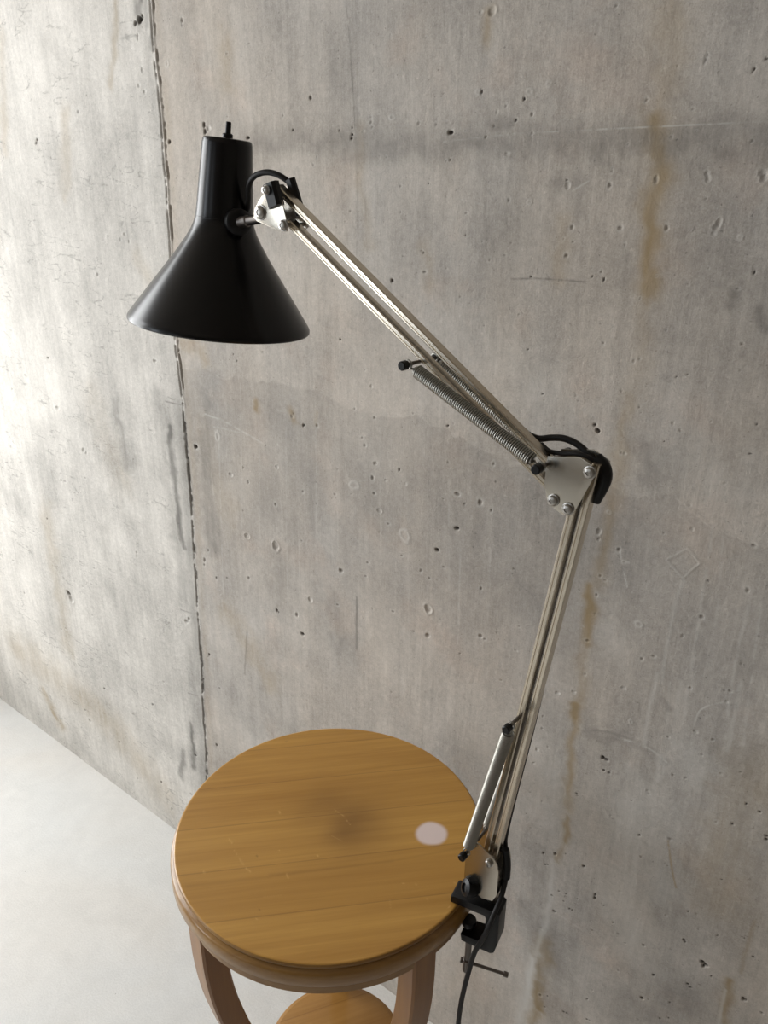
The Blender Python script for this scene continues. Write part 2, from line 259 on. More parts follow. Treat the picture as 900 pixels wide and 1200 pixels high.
# ------------------------------------------------------------------ the concrete wall
PITS=[(-0.7396,1.4943,0.0025,'d'),(-0.7895,1.4768,0.0018,'p'),(-0.6728,1.4501,0.0021,'d'),(-0.6738,1.4458,0.0021,'d'),(-0.6439,1.4676,0.0017,'p'),(-0.6434,1.4621,0.002,'p'),
(-0.6408,1.4568,0.0014,'p'),(-0.611,1.466,0.003,'r'),(-0.5301,1.4477,0.0035,'d'),(-0.5344,1.4572,0.0013,'p'),(-0.5221,1.446,0.0009,'p'),(-0.4834,1.4412,0.0015,'d'),
(-0.4951,1.4846,0.0024,'r'),(-0.4909,1.4843,0.0018,'d'),(-0.4603,1.4692,0.0015,'p'),(-0.4709,1.4636,0.0021,'c'),(-0.5573,1.3949,0.0013,'d'),(-0.5985,1.3919,0.0017,'p'),
(-0.5975,1.3629,0.0014,'p'),(-0.5038,1.3641,0.0016,'p'),(-0.5036,1.3401,0.0013,'d'),(-0.5647,1.3211,0.0017,'p'),(-0.5617,1.3189,0.0014,'d'),(-0.5601,1.2968,0.0024,'p'),
(-0.6086,1.2838,0.0028,'d'),(-0.642,1.2576,0.0022,'p'),(-0.5927,1.3133,0.0014,'p'),(-0.5386,1.2997,0.0014,'p'),(-0.4699,1.315,0.0016,'p'),(-0.4505,1.3208,0.0016,'p'),
(-0.4498,1.3779,0.0019,'p'),(-0.4551,1.4238,0.0027,'c'),(-0.5526,1.4084,0.001,'p'),(-0.4826,1.5565,0.0041,'c'),(-0.4962,1.5575,0.0021,'c'),(-0.7725,1.459,0.0015,'d'),
(-0.6934,1.4553,0.001,'d'),(-0.681,1.4541,0.001,'p'),(-0.6553,1.4528,0.0021,'c'),(-0.5341,1.4178,0.0013,'p'),(-0.5288,1.4189,0.0013,'d'),(-0.732,1.4272,0.0014,'p'),
(-0.7383,1.4174,0.0015,'p'),(-0.6303,1.4259,0.0014,'p'),(-0.6199,1.4241,0.0014,'p'),(-0.698,1.2561,0.0011,'p'),(-0.6966,1.2008,0.0019,'d'),(-0.4813,1.3344,0.0013,'p'),
(-0.816,1.5229,0.0011,'p'),(-0.8309,1.5217,0.0011,'p'),(-0.5662,1.5421,0.0009,'p'),(-0.6154,1.5491,0.001,'p'),(-0.51,1.4486,0.0012,'p'),(-0.5562,1.4659,0.001,'p'),
(-0.7751,1.3103,0.0015,'p'),(-0.5266,1.2494,0.001,'p'),(-0.5727,1.2261,0.0014,'p'),(-0.428,1.4424,0.0015,'p'),(-0.44,1.4751,0.0018,'d'),(-0.4302,1.4605,0.0023,'p'),
(-0.4474,1.4555,0.0015,'d'),(-0.4127,1.4864,0.0026,'r'),(-0.434,1.4814,0.0026,'r'),(-0.31,1.4659,0.0016,'p'),(-0.2654,1.4564,0.0013,'p'),(-0.3495,1.5465,0.0016,'p'),
(-0.2174,1.4846,0.0017,'d'),(-0.2591,1.4986,0.0015,'p'),(-0.26,1.4952,0.0018,'p'),(-0.261,1.4922,0.0013,'p'),(-0.2085,1.4915,0.0015,'d'),(-0.3826,1.3922,0.0032,'c'),
(-0.3838,1.3971,0.0012,'d'),(-0.3367,1.4056,0.0014,'p'),(-0.3364,1.4082,0.0009,'p'),(-0.3375,1.3926,0.0026,'p'),(-0.2911,1.3973,0.003,'c'),(-0.2446,1.4015,0.0024,'c'),
(-0.2431,1.3972,0.0026,'c'),(-0.1951,1.4026,0.0033,'c'),(-0.1938,1.3982,0.003,'c'),(-0.2742,1.3549,0.0025,'p'),(-0.3212,1.3532,0.0023,'p'),(-0.3726,1.3518,0.0024,'p'),
(-0.3764,1.324,0.0024,'p'),(-0.2263,1.3599,0.0032,'c'),(-0.2281,1.3556,0.0032,'c'),(-0.2295,1.3501,0.0027,'c'),(-0.2438,1.3722,0.0016,'c'),(-0.4248,1.3761,0.0024,'r'),
(-0.3358,1.3093,0.0018,'p'),(-0.3318,1.3019,0.0018,'d'),(-0.3453,1.3042,0.0012,'d'),(-0.3544,1.3174,0.0009,'d'),(-0.346,1.313,0.0009,'p'),(-0.2295,1.3192,0.0011,'p'),
(-0.1879,1.318,0.0016,'d'),(-0.1999,1.3024,0.0016,'p'),(-0.2463,1.3037,0.0014,'p'),(-0.3898,1.2748,0.0009,'d'),(-0.2922,1.2861,0.0012,'p'),(-0.1946,1.384,0.001,'p'),
(-0.2594,1.438,0.001,'p'),(-0.2817,1.4336,0.0013,'p'),(-0.3231,1.4281,0.0011,'p'),(-0.2092,1.4285,0.0015,'r'),(-0.2048,1.3481,0.0021,'r'),(-0.2313,1.2807,0.0011,'p'),
(-0.2605,1.2581,0.0011,'p'),(-0.3796,1.2406,0.0009,'p'),(-0.3164,1.2553,0.0009,'p'),(-0.3704,1.3379,0.0015,'p'),(-0.4163,1.2998,0.0013,'d'),(-0.3827,1.2983,0.0012,'p'),
(-0.2779,1.3092,0.0011,'p'),(-0.3814,1.3403,0.0012,'p'),(-0.3147,1.3372,0.0014,'p'),(-1.3924,1.4681,0.003,'d'),(-1.3968,1.4633,0.003,'d'),(-1.2546,1.5047,0.0032,'p'),
(-1.2596,1.2513,0.0035,'p'),(-1.0704,1.6117,0.0057,'d'),(-1.0632,1.6144,0.0041,'d'),(-1.0812,1.6083,0.0037,'d'),(-0.9758,1.6022,0.0031,'p'),(-0.9767,1.5963,0.0019,'p'),
(-1.0259,1.454,0.0034,'d'),(-0.9464,1.472,0.0036,'d'),(-0.9455,1.4641,0.0036,'d'),(-0.936,1.4673,0.004,'c'),(-0.8568,1.4537,0.0031,'d'),(-0.8892,1.5541,0.0019,'p'),
(-0.8456,1.5624,0.0018,'p'),(-0.9931,1.3799,0.0017,'p'),(-0.897,1.4804,0.0016,'p'),(-1.1643,1.3199,0.0037,'c'),(-1.1547,1.3092,0.0033,'c'),(-1.1781,1.3106,0.0028,'c'),
(-1.3436,1.3009,0.0025,'p'),(-1.0857,1.5309,0.0034,'c'),(-1.0737,1.5209,0.0034,'c'),(-1.0148,1.5528,0.004,'r'),(-1.0751,1.5504,0.0033,'c'),(-1.0775,1.592,0.0037,'c'),
(-1.0382,1.4067,0.0017,'p'),(-1.2134,1.3161,0.0024,'p'),(-1.1932,1.4417,0.0018,'p'),(-1.1531,1.4119,0.0018,'p'),(-1.4716,1.3427,0.0016,'p'),(-1.3228,1.4731,0.0019,'p'),
(-1.3057,1.3913,0.002,'p'),(-1.3962,1.3631,0.0015,'p'),(-1.2907,1.2782,0.002,'p'),(-1.4729,1.0796,0.0028,'d'),(-1.644,0.99,0.0031,'p'),(-1.1211,1.118,0.0044,'p'),
(-1.4655,0.9774,0.0058,'c'),(-1.3899,0.9017,0.0057,'c'),(-1.3804,0.8988,0.004,'c'),(-1.4983,0.8146,0.0037,'p'),(-1.484,0.814,0.0036,'p'),(-1.249,0.717,0.0029,'p'),
(-1.2497,0.7086,0.0029,'p'),(-1.5496,0.5231,0.0079,'d'),(-1.5409,0.5111,0.0093,'c'),(-1.6137,0.4022,0.0035,'p'),(-1.5917,0.4136,0.0034,'p'),(-1.5889,0.7014,0.0026,'d'),
(-1.7718,0.448,0.0043,'p'),(-1.0284,0.9827,0.0044,'p'),(-0.9173,1.1539,0.0013,'d'),(-0.9097,1.1448,0.0013,'d'),(-1.0034,0.7399,0.0015,'d'),(-0.9748,0.7479,0.0015,'d'),
(-1.0465,0.5596,0.0033,'d'),(-1.0333,0.765,0.0041,'p'),(-1.1082,0.6095,0.0056,'p'),(-1.0981,0.6196,0.0044,'p'),(-1.4807,0.5631,0.0032,'p'),(-1.7992,0.5314,0.0043,'p'),
(-1.4202,0.6285,0.0037,'p'),(-1.4576,0.4959,0.0032,'p'),(-1.3998,0.8415,0.0029,'p'),(-1.4253,0.7394,0.0024,'p'),(-1.6363,0.7256,0.0026,'p'),(-1.268,0.5404,0.003,'c'),
(-1.6175,0.2963,0.0028,'p'),(-0.7934,1.0764,0.0034,'c'),(-0.7721,1.0668,0.0028,'d'),(-0.7445,1.0712,0.0028,'p'),(-0.6718,1.1082,0.0021,'p'),(-0.6421,1.1445,0.0026,'c'),
(-0.6374,1.1023,0.0026,'p'),(-0.6539,1.165,0.0015,'p'),(-0.6924,1.1635,0.0016,'p'),(-0.6359,1.0373,0.0037,'p'),(-0.64,1.014,0.0032,'p'),(-0.6543,1.0585,0.0026,'p'),
(-0.673,0.9948,0.0066,'r'),(-0.6372,0.9918,0.0027,'p'),(-0.6275,0.9681,0.0038,'c'),(-0.5935,1.0366,0.0021,'d'),(-0.6169,1.0164,0.0021,'p'),(-0.5822,1.0183,0.0026,'c'),
(-0.4994,1.0239,0.0039,'p'),(-0.4969,0.9751,0.0035,'d'),(-0.5269,0.9342,0.0036,'d'),(-0.5805,0.94,0.0074,'r'),(-0.4642,1.0205,0.0039,'p'),(-0.4475,1.0143,0.0024,'p'),
(-0.448,1.0764,0.0023,'p'),(-0.5176,1.1122,0.0019,'d'),(-0.8501,0.7258,0.0032,'d'),(-0.8456,0.7245,0.0019,'d'),(-0.7905,0.7036,0.0038,'d'),(-0.803,0.7354,0.0044,'p'),
(-0.7702,0.7753,0.0049,'c'),(-0.8447,0.8485,0.0075,'c'),(-0.9121,0.8466,0.0051,'c'),(-0.9154,0.7664,0.0033,'p'),(-1.0031,0.738,0.0028,'p'),(-0.9423,0.952,0.0044,'c'),
(-0.9687,1.0126,0.0063,'r'),(-1.031,0.9818,0.0046,'d'),(-0.5368,0.8405,0.0059,'c'),(-0.5154,0.913,0.0021,'p'),(-0.553,0.8954,0.0027,'p'),(-0.5385,0.8881,0.0021,'p'),
(-0.4554,0.8998,0.0025,'p'),(-0.4503,0.8288,0.0036,'p'),(-0.4436,0.8267,0.0021,'p'),(-0.5366,0.797,0.0044,'p'),(-0.7111,0.7856,0.0024,'p'),(-0.7004,0.8489,0.0047,'p'),
(-0.6008,0.8127,0.0022,'p'),(-0.785,0.8758,0.0018,'p'),(-0.7785,0.9608,0.0023,'p'),(-0.8405,0.9233,0.003,'p'),(-0.713,0.9717,0.0023,'p'),(-0.8303,1.0267,0.0023,'c'),
(-0.5098,1.1171,0.0014,'p'),(-0.6529,0.8543,0.0023,'p'),(-0.6492,0.8776,0.0022,'p'),(-0.572,1.1188,0.0015,'p'),(-0.5579,1.1161,0.0015,'p'),(-0.8328,0.9891,0.0036,'c'),
(-0.9013,0.9481,0.0031,'c'),(-0.5865,0.9088,0.0022,'p'),(-0.6109,0.9521,0.0022,'p'),(-1.0346,0.755,0.0028,'p'),(-1.0198,0.79,0.0027,'p'),(-0.6591,1.0686,0.0021,'p'),
(-0.3252,1.2371,0.0018,'p'),(-0.4129,1.2201,0.0013,'d'),(-0.2898,1.2237,0.0018,'p'),(-0.2839,1.2271,0.0018,'c'),(-0.3903,1.1733,0.0013,'d'),(-0.3878,1.1663,0.0013,'p'),
(-0.3707,1.1697,0.001,'p'),(-0.3497,1.1772,0.0013,'p'),(-0.3467,1.1719,0.0013,'p'),(-0.3765,1.1381,0.0013,'p'),(-0.3241,1.1479,0.0022,'d'),(-0.3208,1.1429,0.0025,'d'),
(-0.319,1.1413,0.0025,'d'),(-0.244,1.2128,0.0012,'d'),(-0.2338,1.2171,0.0011,'d'),(-0.1608,1.1784,0.0011,'d'),(-0.1613,1.1473,0.0011,'d'),(-0.2343,1.1105,0.0009,'p'),
(-0.2717,1.1827,0.0009,'p'),(-0.2868,1.1222,0.0022,'c'),(-0.291,1.1223,0.0016,'p'),(-0.292,1.1373,0.0009,'p'),(-0.2461,1.1437,0.0009,'d'),(-0.2775,1.1756,0.0009,'d'),
(-0.2735,1.1981,0.0009,'p'),(-0.3054,1.0243,0.0033,'c'),(-0.3059,1.0199,0.0023,'c'),(-0.2959,1.0509,0.0023,'r'),(-0.279,1.0078,0.0026,'p'),(-0.2036,1.0545,0.0024,'c'),
(-0.2323,1.0422,0.0012,'p'),(-0.1413,1.0542,0.0023,'p'),(-0.1392,1.0033,0.0027,'p'),(-0.1783,0.9576,0.0028,'p'),(-0.2436,0.9237,0.0036,'r'),(-0.2976,0.9434,0.002,'p'),
(-0.3021,0.8788,0.0024,'p'),(-0.2339,0.8801,0.0023,'p'),(-0.2207,0.8897,0.0023,'p'),(-0.2089,1.0809,0.0015,'c'),(-0.2998,0.8315,0.0018,'p'),(-0.3833,1.0257,0.0014,'c'),
(-0.3952,0.8641,0.0015,'p'),(-0.3964,0.8273,0.0023,'c'),(-0.1314,1.0175,0.0009,'p'),(-0.1588,1.1957,0.0009,'p'),(-0.2031,1.1738,0.0011,'p'),(-0.2695,0.9945,0.0016,'c'),
(-0.2964,0.9695,0.002,'p'),(-0.2907,0.9657,0.0017,'p'),(-0.185,1.2266,0.0011,'p'),(-0.2492,1.2047,0.0009,'p'),(-0.2499,0.8324,0.0028,'c'),(-0.3318,0.7888,0.0029,'c'),
(-0.3124,0.7997,0.0025,'c'),(-0.2358,0.7902,0.0024,'r'),(-0.1616,0.8123,0.0026,'c'),(-0.1361,0.8653,0.0022,'c'),(-0.135,0.8801,0.0019,'p'),(-0.1901,0.7896,0.002,'p'),
(-0.1501,0.7849,0.0016,'p'),(-0.1418,0.8105,0.0019,'p'),(-0.2637,0.7217,0.0029,'d'),(-0.2591,0.7214,0.0033,'d'),(-0.26,0.7033,0.0018,'d'),(-0.253,0.7029,0.0015,'d'),
(-0.2907,0.6473,0.0015,'d'),(-0.2899,0.6439,0.0015,'p'),(-0.202,0.7024,0.0021,'c'),(-0.2,0.6981,0.0018,'c'),(-0.3592,0.5718,0.0012,'d'),(-0.3506,0.5504,0.002,'c'),
(-0.2036,0.6291,0.0018,'d'),(-0.1661,0.6457,0.0025,'p'),(-0.1201,0.7019,0.0017,'p'),(-0.1025,0.7092,0.0017,'d'),(-0.0939,0.7439,0.0016,'d'),(-0.0789,0.7415,0.0016,'d'),
(-0.0766,0.6829,0.0013,'p'),(-0.3274,0.5179,0.002,'d'),(-0.3099,0.5287,0.0024,'d'),(-0.2952,0.5378,0.0012,'d'),(-0.3225,0.4996,0.0016,'d'),(-0.3192,0.5018,0.0016,'d'),
(-0.2681,0.5333,0.0023,'d'),(-0.3074,0.4502,0.0016,'d'),(-0.2983,0.466,0.0012,'d'),(-0.2871,0.468,0.0012,'d'),(-0.2895,0.453,0.0012,'d'),(-0.2794,0.4454,0.0016,'d'),
(-0.276,0.4457,0.0016,'d'),(-0.3003,0.4239,0.0025,'d'),(-0.2468,0.496,0.0023,'d'),(-0.2472,0.4893,0.0027,'d'),(-0.2705,0.4711,0.0016,'p'),(-0.2366,0.4868,0.0012,'p'),
(-0.2332,0.4856,0.0012,'d'),(-0.2151,0.5247,0.0019,'c'),(-0.2176,0.465,0.0016,'d'),(-0.2437,0.4299,0.0012,'d'),(-0.208,0.4502,0.0019,'p'),(-0.1868,0.4939,0.0015,'p'),
(-0.1537,0.5248,0.0018,'c'),(-0.1291,0.5505,0.0014,'d'),(-0.1137,0.5313,0.0014,'p'),(-0.0916,0.5374,0.0011,'d'),(-0.0653,0.5553,0.001,'d'),(-0.063,0.5552,0.001,'d'),
(-0.1277,0.5024,0.0018,'d'),(-0.1256,0.5,0.0015,'d'),(-0.1738,0.4558,0.0019,'d'),(-0.1411,0.4743,0.0015,'p'),(-0.2785,0.382,0.0017,'p'),(-0.0488,0.534,0.0017,'d'),
(-0.1014,0.4824,0.0036,'d'),(-0.097,0.4813,0.0036,'d'),(-0.0991,0.477,0.0025,'d'),(-0.0878,0.4683,0.0014,'d'),(-0.1545,0.4146,0.0023,'d'),(-0.112,0.4331,0.0019,'d'),
(-0.1083,0.4304,0.0019,'d'),(-0.2005,0.3846,0.002,'p'),(-0.1629,0.3615,0.0027,'d'),(-0.1551,0.366,0.0016,'p'),(-0.236,0.295,0.0017,'d'),(-0.1285,0.3838,0.0015,'d'),
(-0.0481,0.4609,0.0028,'d'),(-0.0456,0.4616,0.0021,'d'),(-0.0257,0.4561,0.0017,'d'),(-0.1356,0.3451,0.0016,'d'),(-0.1254,0.355,0.0012,'d'),(-0.2674,0.2397,0.0017,'d'),
(-0.2628,0.2413,0.0017,'d'),(-0.3068,0.2431,0.0026,'p'),(-0.2954,0.2504,0.0013,'d'),(-0.2315,0.2559,0.0017,'d'),(-0.1012,0.6236,0.001,'d'),(-0.0669,0.7135,0.0019,'d'),
(-0.066,0.7089,0.0019,'d'),(-0.2977,0.2241,0.0013,'d'),(-0.2511,0.5219,0.0012,'p'),(-0.2392,0.525,0.0012,'p'),(-0.3531,0.4405,0.0013,'p'),(-0.3609,0.6374,0.0012,'p'),
(-0.3512,0.7752,0.0015,'c'),(-0.3504,0.7439,0.0019,'p'),(-0.3533,0.6887,0.0027,'c'),(-0.3494,0.725,0.0019,'p'),(-1.551,0.161,0.006,'p'),(-1.5646,0.1863,0.0037,'d'),
(-1.4551,0.2989,0.0035,'d'),(-1.2611,0.3439,0.0033,'d'),(-1.2098,0.4247,0.0032,'p'),(-1.2681,0.1243,0.0035,'d'),(-1.3682,0.0797,0.0036,'p'),(-1.1249,0.2762,0.0038,'d'),
(-1.05,0.3417,0.0037,'d'),(-1.0239,0.4916,0.0029,'p'),(-1.4244,0.1604,0.0043,'p'),(-1.8253,0.0496,0.0033,'p'),(-1.7078,0.0124,0.0032,'p'),(-1.9042,0.1479,0.0033,'p'),
(-1.2395,0.0613,0.0035,'p'),(-1.3478,-0.0026,0.0029,'p'),(-1.5202,0.1258,0.003,'p'),(-1.1568,0.1526,0.004,'p')]
RUST=[([(-0.2994,1.5445),(-0.296,1.4841),(-0.2947,1.4417)],0.0173,0.22),([(-0.2952,1.4454),(-0.2911,1.405),(-0.2868,1.3514),(-0.2835,1.291)],0.0109,0.55),([(-0.3009,1.3976),
(-0.2974,1.3669),(-0.2878,1.2907)],0.0042,0.3),([(-0.284,1.2951),(-0.2835,1.2266),(-0.2847,1.1812)],0.0089,0.15),([(-0.2884,1.1806),(-0.2904,1.123),
(-0.2946,1.0617)],0.0084,0.25),([(-0.2955,1.0614),(-0.2982,1.0076),(-0.3,0.9513)],0.0079,0.3),([(-0.3062,0.9493),(-0.3025,0.8979),(-0.302,0.874)],0.0062,0.75),
([(-0.3041,0.8731),(-0.3032,0.8046),(-0.3049,0.7778)],0.0065,0.35),([(-0.3052,0.7803),(-0.3051,0.7578)],0.0066,0.7),([(-0.3074,0.7567),(-0.3042,0.6827),
(-0.3017,0.6116)],0.0056,0.5),([(-0.3014,0.5968),(-0.3001,0.5595)],0.0059,0.8),([(-0.3013,0.5588),(-0.3036,0.5181)],0.0048,0.4),([(-0.3104,0.3529),
(-0.3101,0.2893)],0.0117,0.5),([(-0.3112,0.2697),(-0.3118,0.2116)],0.0093,0.6),([(-0.3151,0.1988),(-0.3171,0.1365)],0.0082,0.4),([(-0.381,1.3588),
(-0.3816,1.3075)],0.0091,0.22),([(-0.396,1.3312),(-0.3852,1.323)],0.0091,0.1),([(-0.0677,0.476),(-0.0582,0.3891)],0.0055,0.55),([(-0.0573,0.587),
(-0.0576,0.4997)],0.0032,0.3),([(-0.4852,1.5556),(-0.4857,1.533)],0.0062,0.3),([(-0.8719,1.0872),(-0.8691,1.0742)],0.0053,0.6),([(-0.7933,1.0816),
(-0.7886,1.072)],0.0064,0.5),([(-0.7447,1.0899),(-0.7471,1.0729)],0.0037,0.4),([(-1.1206,1.6426),(-1.1406,1.5797),(-1.1569,1.5358)],0.0064,0.3),([(-1.2881,1.5076),
(-1.3252,1.3913)],0.0118,0.2),([(-1.4548,1.633),(-1.509,1.4493)],0.0094,0.2),([(-1.584,0.718),(-1.5884,0.5662),(-1.5953,0.3546)],0.0239,0.22),([(-1.0369,1.1602),
(-0.9855,1.1456)],0.0136,0.3),([(-0.8895,1.5672),(-0.8925,1.5228)],0.0161,0.2),([(-0.1682,0.643),(-0.1586,0.607),(-0.1489,0.5777)],0.0014,0.9),([(-1.001,1.0229),
(-0.9536,0.8651)],0.0205,0.12),([(-0.0978,0.7936),(-0.1048,0.7282),(-0.102,0.5965)],0.0295,0.22),([(-1.8764,0.2431),(-1.4854,0.2044),(-1.2706,0.0889)],0.0457,0.22),
([(-1.3277,1.0143),(-1.2749,0.8699)],0.03,0.12),([(-0.6602,1.4567),(-0.658,1.3807),(-0.6471,1.321)],0.0064,0.18),([(-0.5604,1.3293),(-0.5525,1.2808)],0.0072,0.18),
([(-1.1394,1.2877),(-1.1028,1.2361)],0.0112,0.15),([(-1.7747,0.1503),(-1.7045,0.0729)],0.0136,0.4),([(-0.9733,0.674),(-0.8699,0.5709)],0.0215,0.2),([(-0.4313,0.4334),
(-0.4456,0.1138)],0.0292,0.1)]
DARK=[([(-0.8422,1.4488),(-0.663,1.4401),(-0.493,1.4332),(-0.4109,1.4347),(-0.3025,1.4275),(-0.1962,1.4277)],0.0141,0.3),([(-0.4781,1.4509),(-0.4523,1.453)],0.0045,0.5),
([(-0.4399,1.2959),(-0.3928,1.2989),(-0.3484,1.2983)],0.0011,0.6),([(-0.3148,1.3263),(-0.3095,1.32)],0.0026,0.2),([(-0.3924,1.3942),(-0.3689,1.3965)],0.0078,0.2),
([(-0.2023,1.2971),(-0.2062,1.2834)],0.0041,0.5),([(-0.1808,1.2871),(-0.1722,1.2684)],0.004,0.4),([(-0.1968,1.3091),(-0.2002,1.2934)],0.0032,0.3),([(-0.3659,1.3941),
(-0.3655,1.3657)],0.0044,0.25),([(-1.0664,1.6361),(-1.0727,1.6244),(-1.0714,1.6097)],0.0085,0.7),([(-1.0528,1.6345),(-1.0541,1.6058)],0.0049,0.5),([(-1.0483,1.5715),
(-1.0425,1.6045)],0.0048,0.4),([(-0.6715,0.8126),(-0.6723,0.7209)],0.0027,0.6),([(-0.6654,1.144),(-0.669,0.8997)],0.0013,0.25),([(-0.9296,0.6546),
(-0.9453,0.557)],0.0024,0.4),([(-0.8419,0.8339),(-0.8494,0.7187)],0.0204,0.2),([(-0.8483,1.0231),(-0.8507,0.9075)],0.0248,0.18),([(-0.7208,0.7958),
(-0.7046,0.7081)],0.0137,0.25),([(-0.9954,1.0674),(-1.0035,0.9315),(-1.0054,0.8017)],0.0205,0.3),([(-0.4695,1.0526),(-0.4144,0.9738)],0.0172,0.15),([(-0.2609,1.1291),
(-0.2479,1.1029)],0.0128,0.25),([(-0.3779,1.0894),(-0.3448,0.9245)],0.0147,0.12),([(-0.2932,0.7462),(-0.2641,0.7619),(-0.2315,0.7663)],0.0032,0.45),([(-0.2849,0.745),
(-0.2528,0.7609)],0.0085,0.3),([(-0.2309,0.7615),(-0.1921,0.7494)],0.0103,0.25),([(-0.2047,0.8364),(-0.1955,0.8286)],0.004,0.5),([(-0.3102,0.3797),
(-0.2722,0.2084)],0.0288,0.22),([(-0.2867,0.7601),(-0.1291,0.7009)],0.0222,0.14),([(-0.1721,0.3184),(-0.1139,0.4044)],0.0338,0.2),([(-0.1235,0.9387),
(-0.1061,0.7891)],0.0211,0.2),([(-0.1748,0.9827),(-0.1628,0.8201)],0.0079,0.2),([(-0.1718,1.0444),(-0.1556,0.8928)],0.0038,0.15),([(-0.3409,0.4091),
(-0.3363,0.5126)],0.0195,0.2),([(-1.0994,1.005),(-1.0973,0.9102),(-1.0953,0.7756)],0.0077,0.55),([(-1.1237,1.0469),(-1.0872,0.9762)],0.021,0.25),([(-1.1134,0.8053),
(-1.1011,0.6655)],0.0164,0.25),([(-1.133,0.9186),(-1.1131,0.8397)],0.0126,0.15),([(-1.0989,0.5516),(-1.1086,0.34)],0.0143,0.25),([(-1.2591,1.009),
(-1.2384,0.9126)],0.0195,0.3),([(-1.3631,0.7367),(-1.3685,0.5739)],0.0185,0.15),([(-1.1261,0.3532),(-1.1335,0.2373)],0.0074,0.6),([(-1.1669,0.2657),
(-1.1844,0.1862)],0.0076,0.5),([(-1.1016,1.0504),(-1.0598,1.0497)],0.0022,0.7),([(-1.0977,1.0601),(-1.0592,1.0543)],0.0015,0.5),([(-1.0797,0.6357),
(-1.1215,0.6321)],0.002,0.5),([(-1.1288,0.4333),(-1.0954,0.4399)],0.0017,0.6),([(-1.5143,0.6536),(-1.6228,0.3923)],0.0459,0.12),([(-1.5754,0.9185),
(-1.5647,0.723)],0.0344,0.12),([(-1.7901,0.7312),(-1.6849,0.6919)],0.024,0.2)]
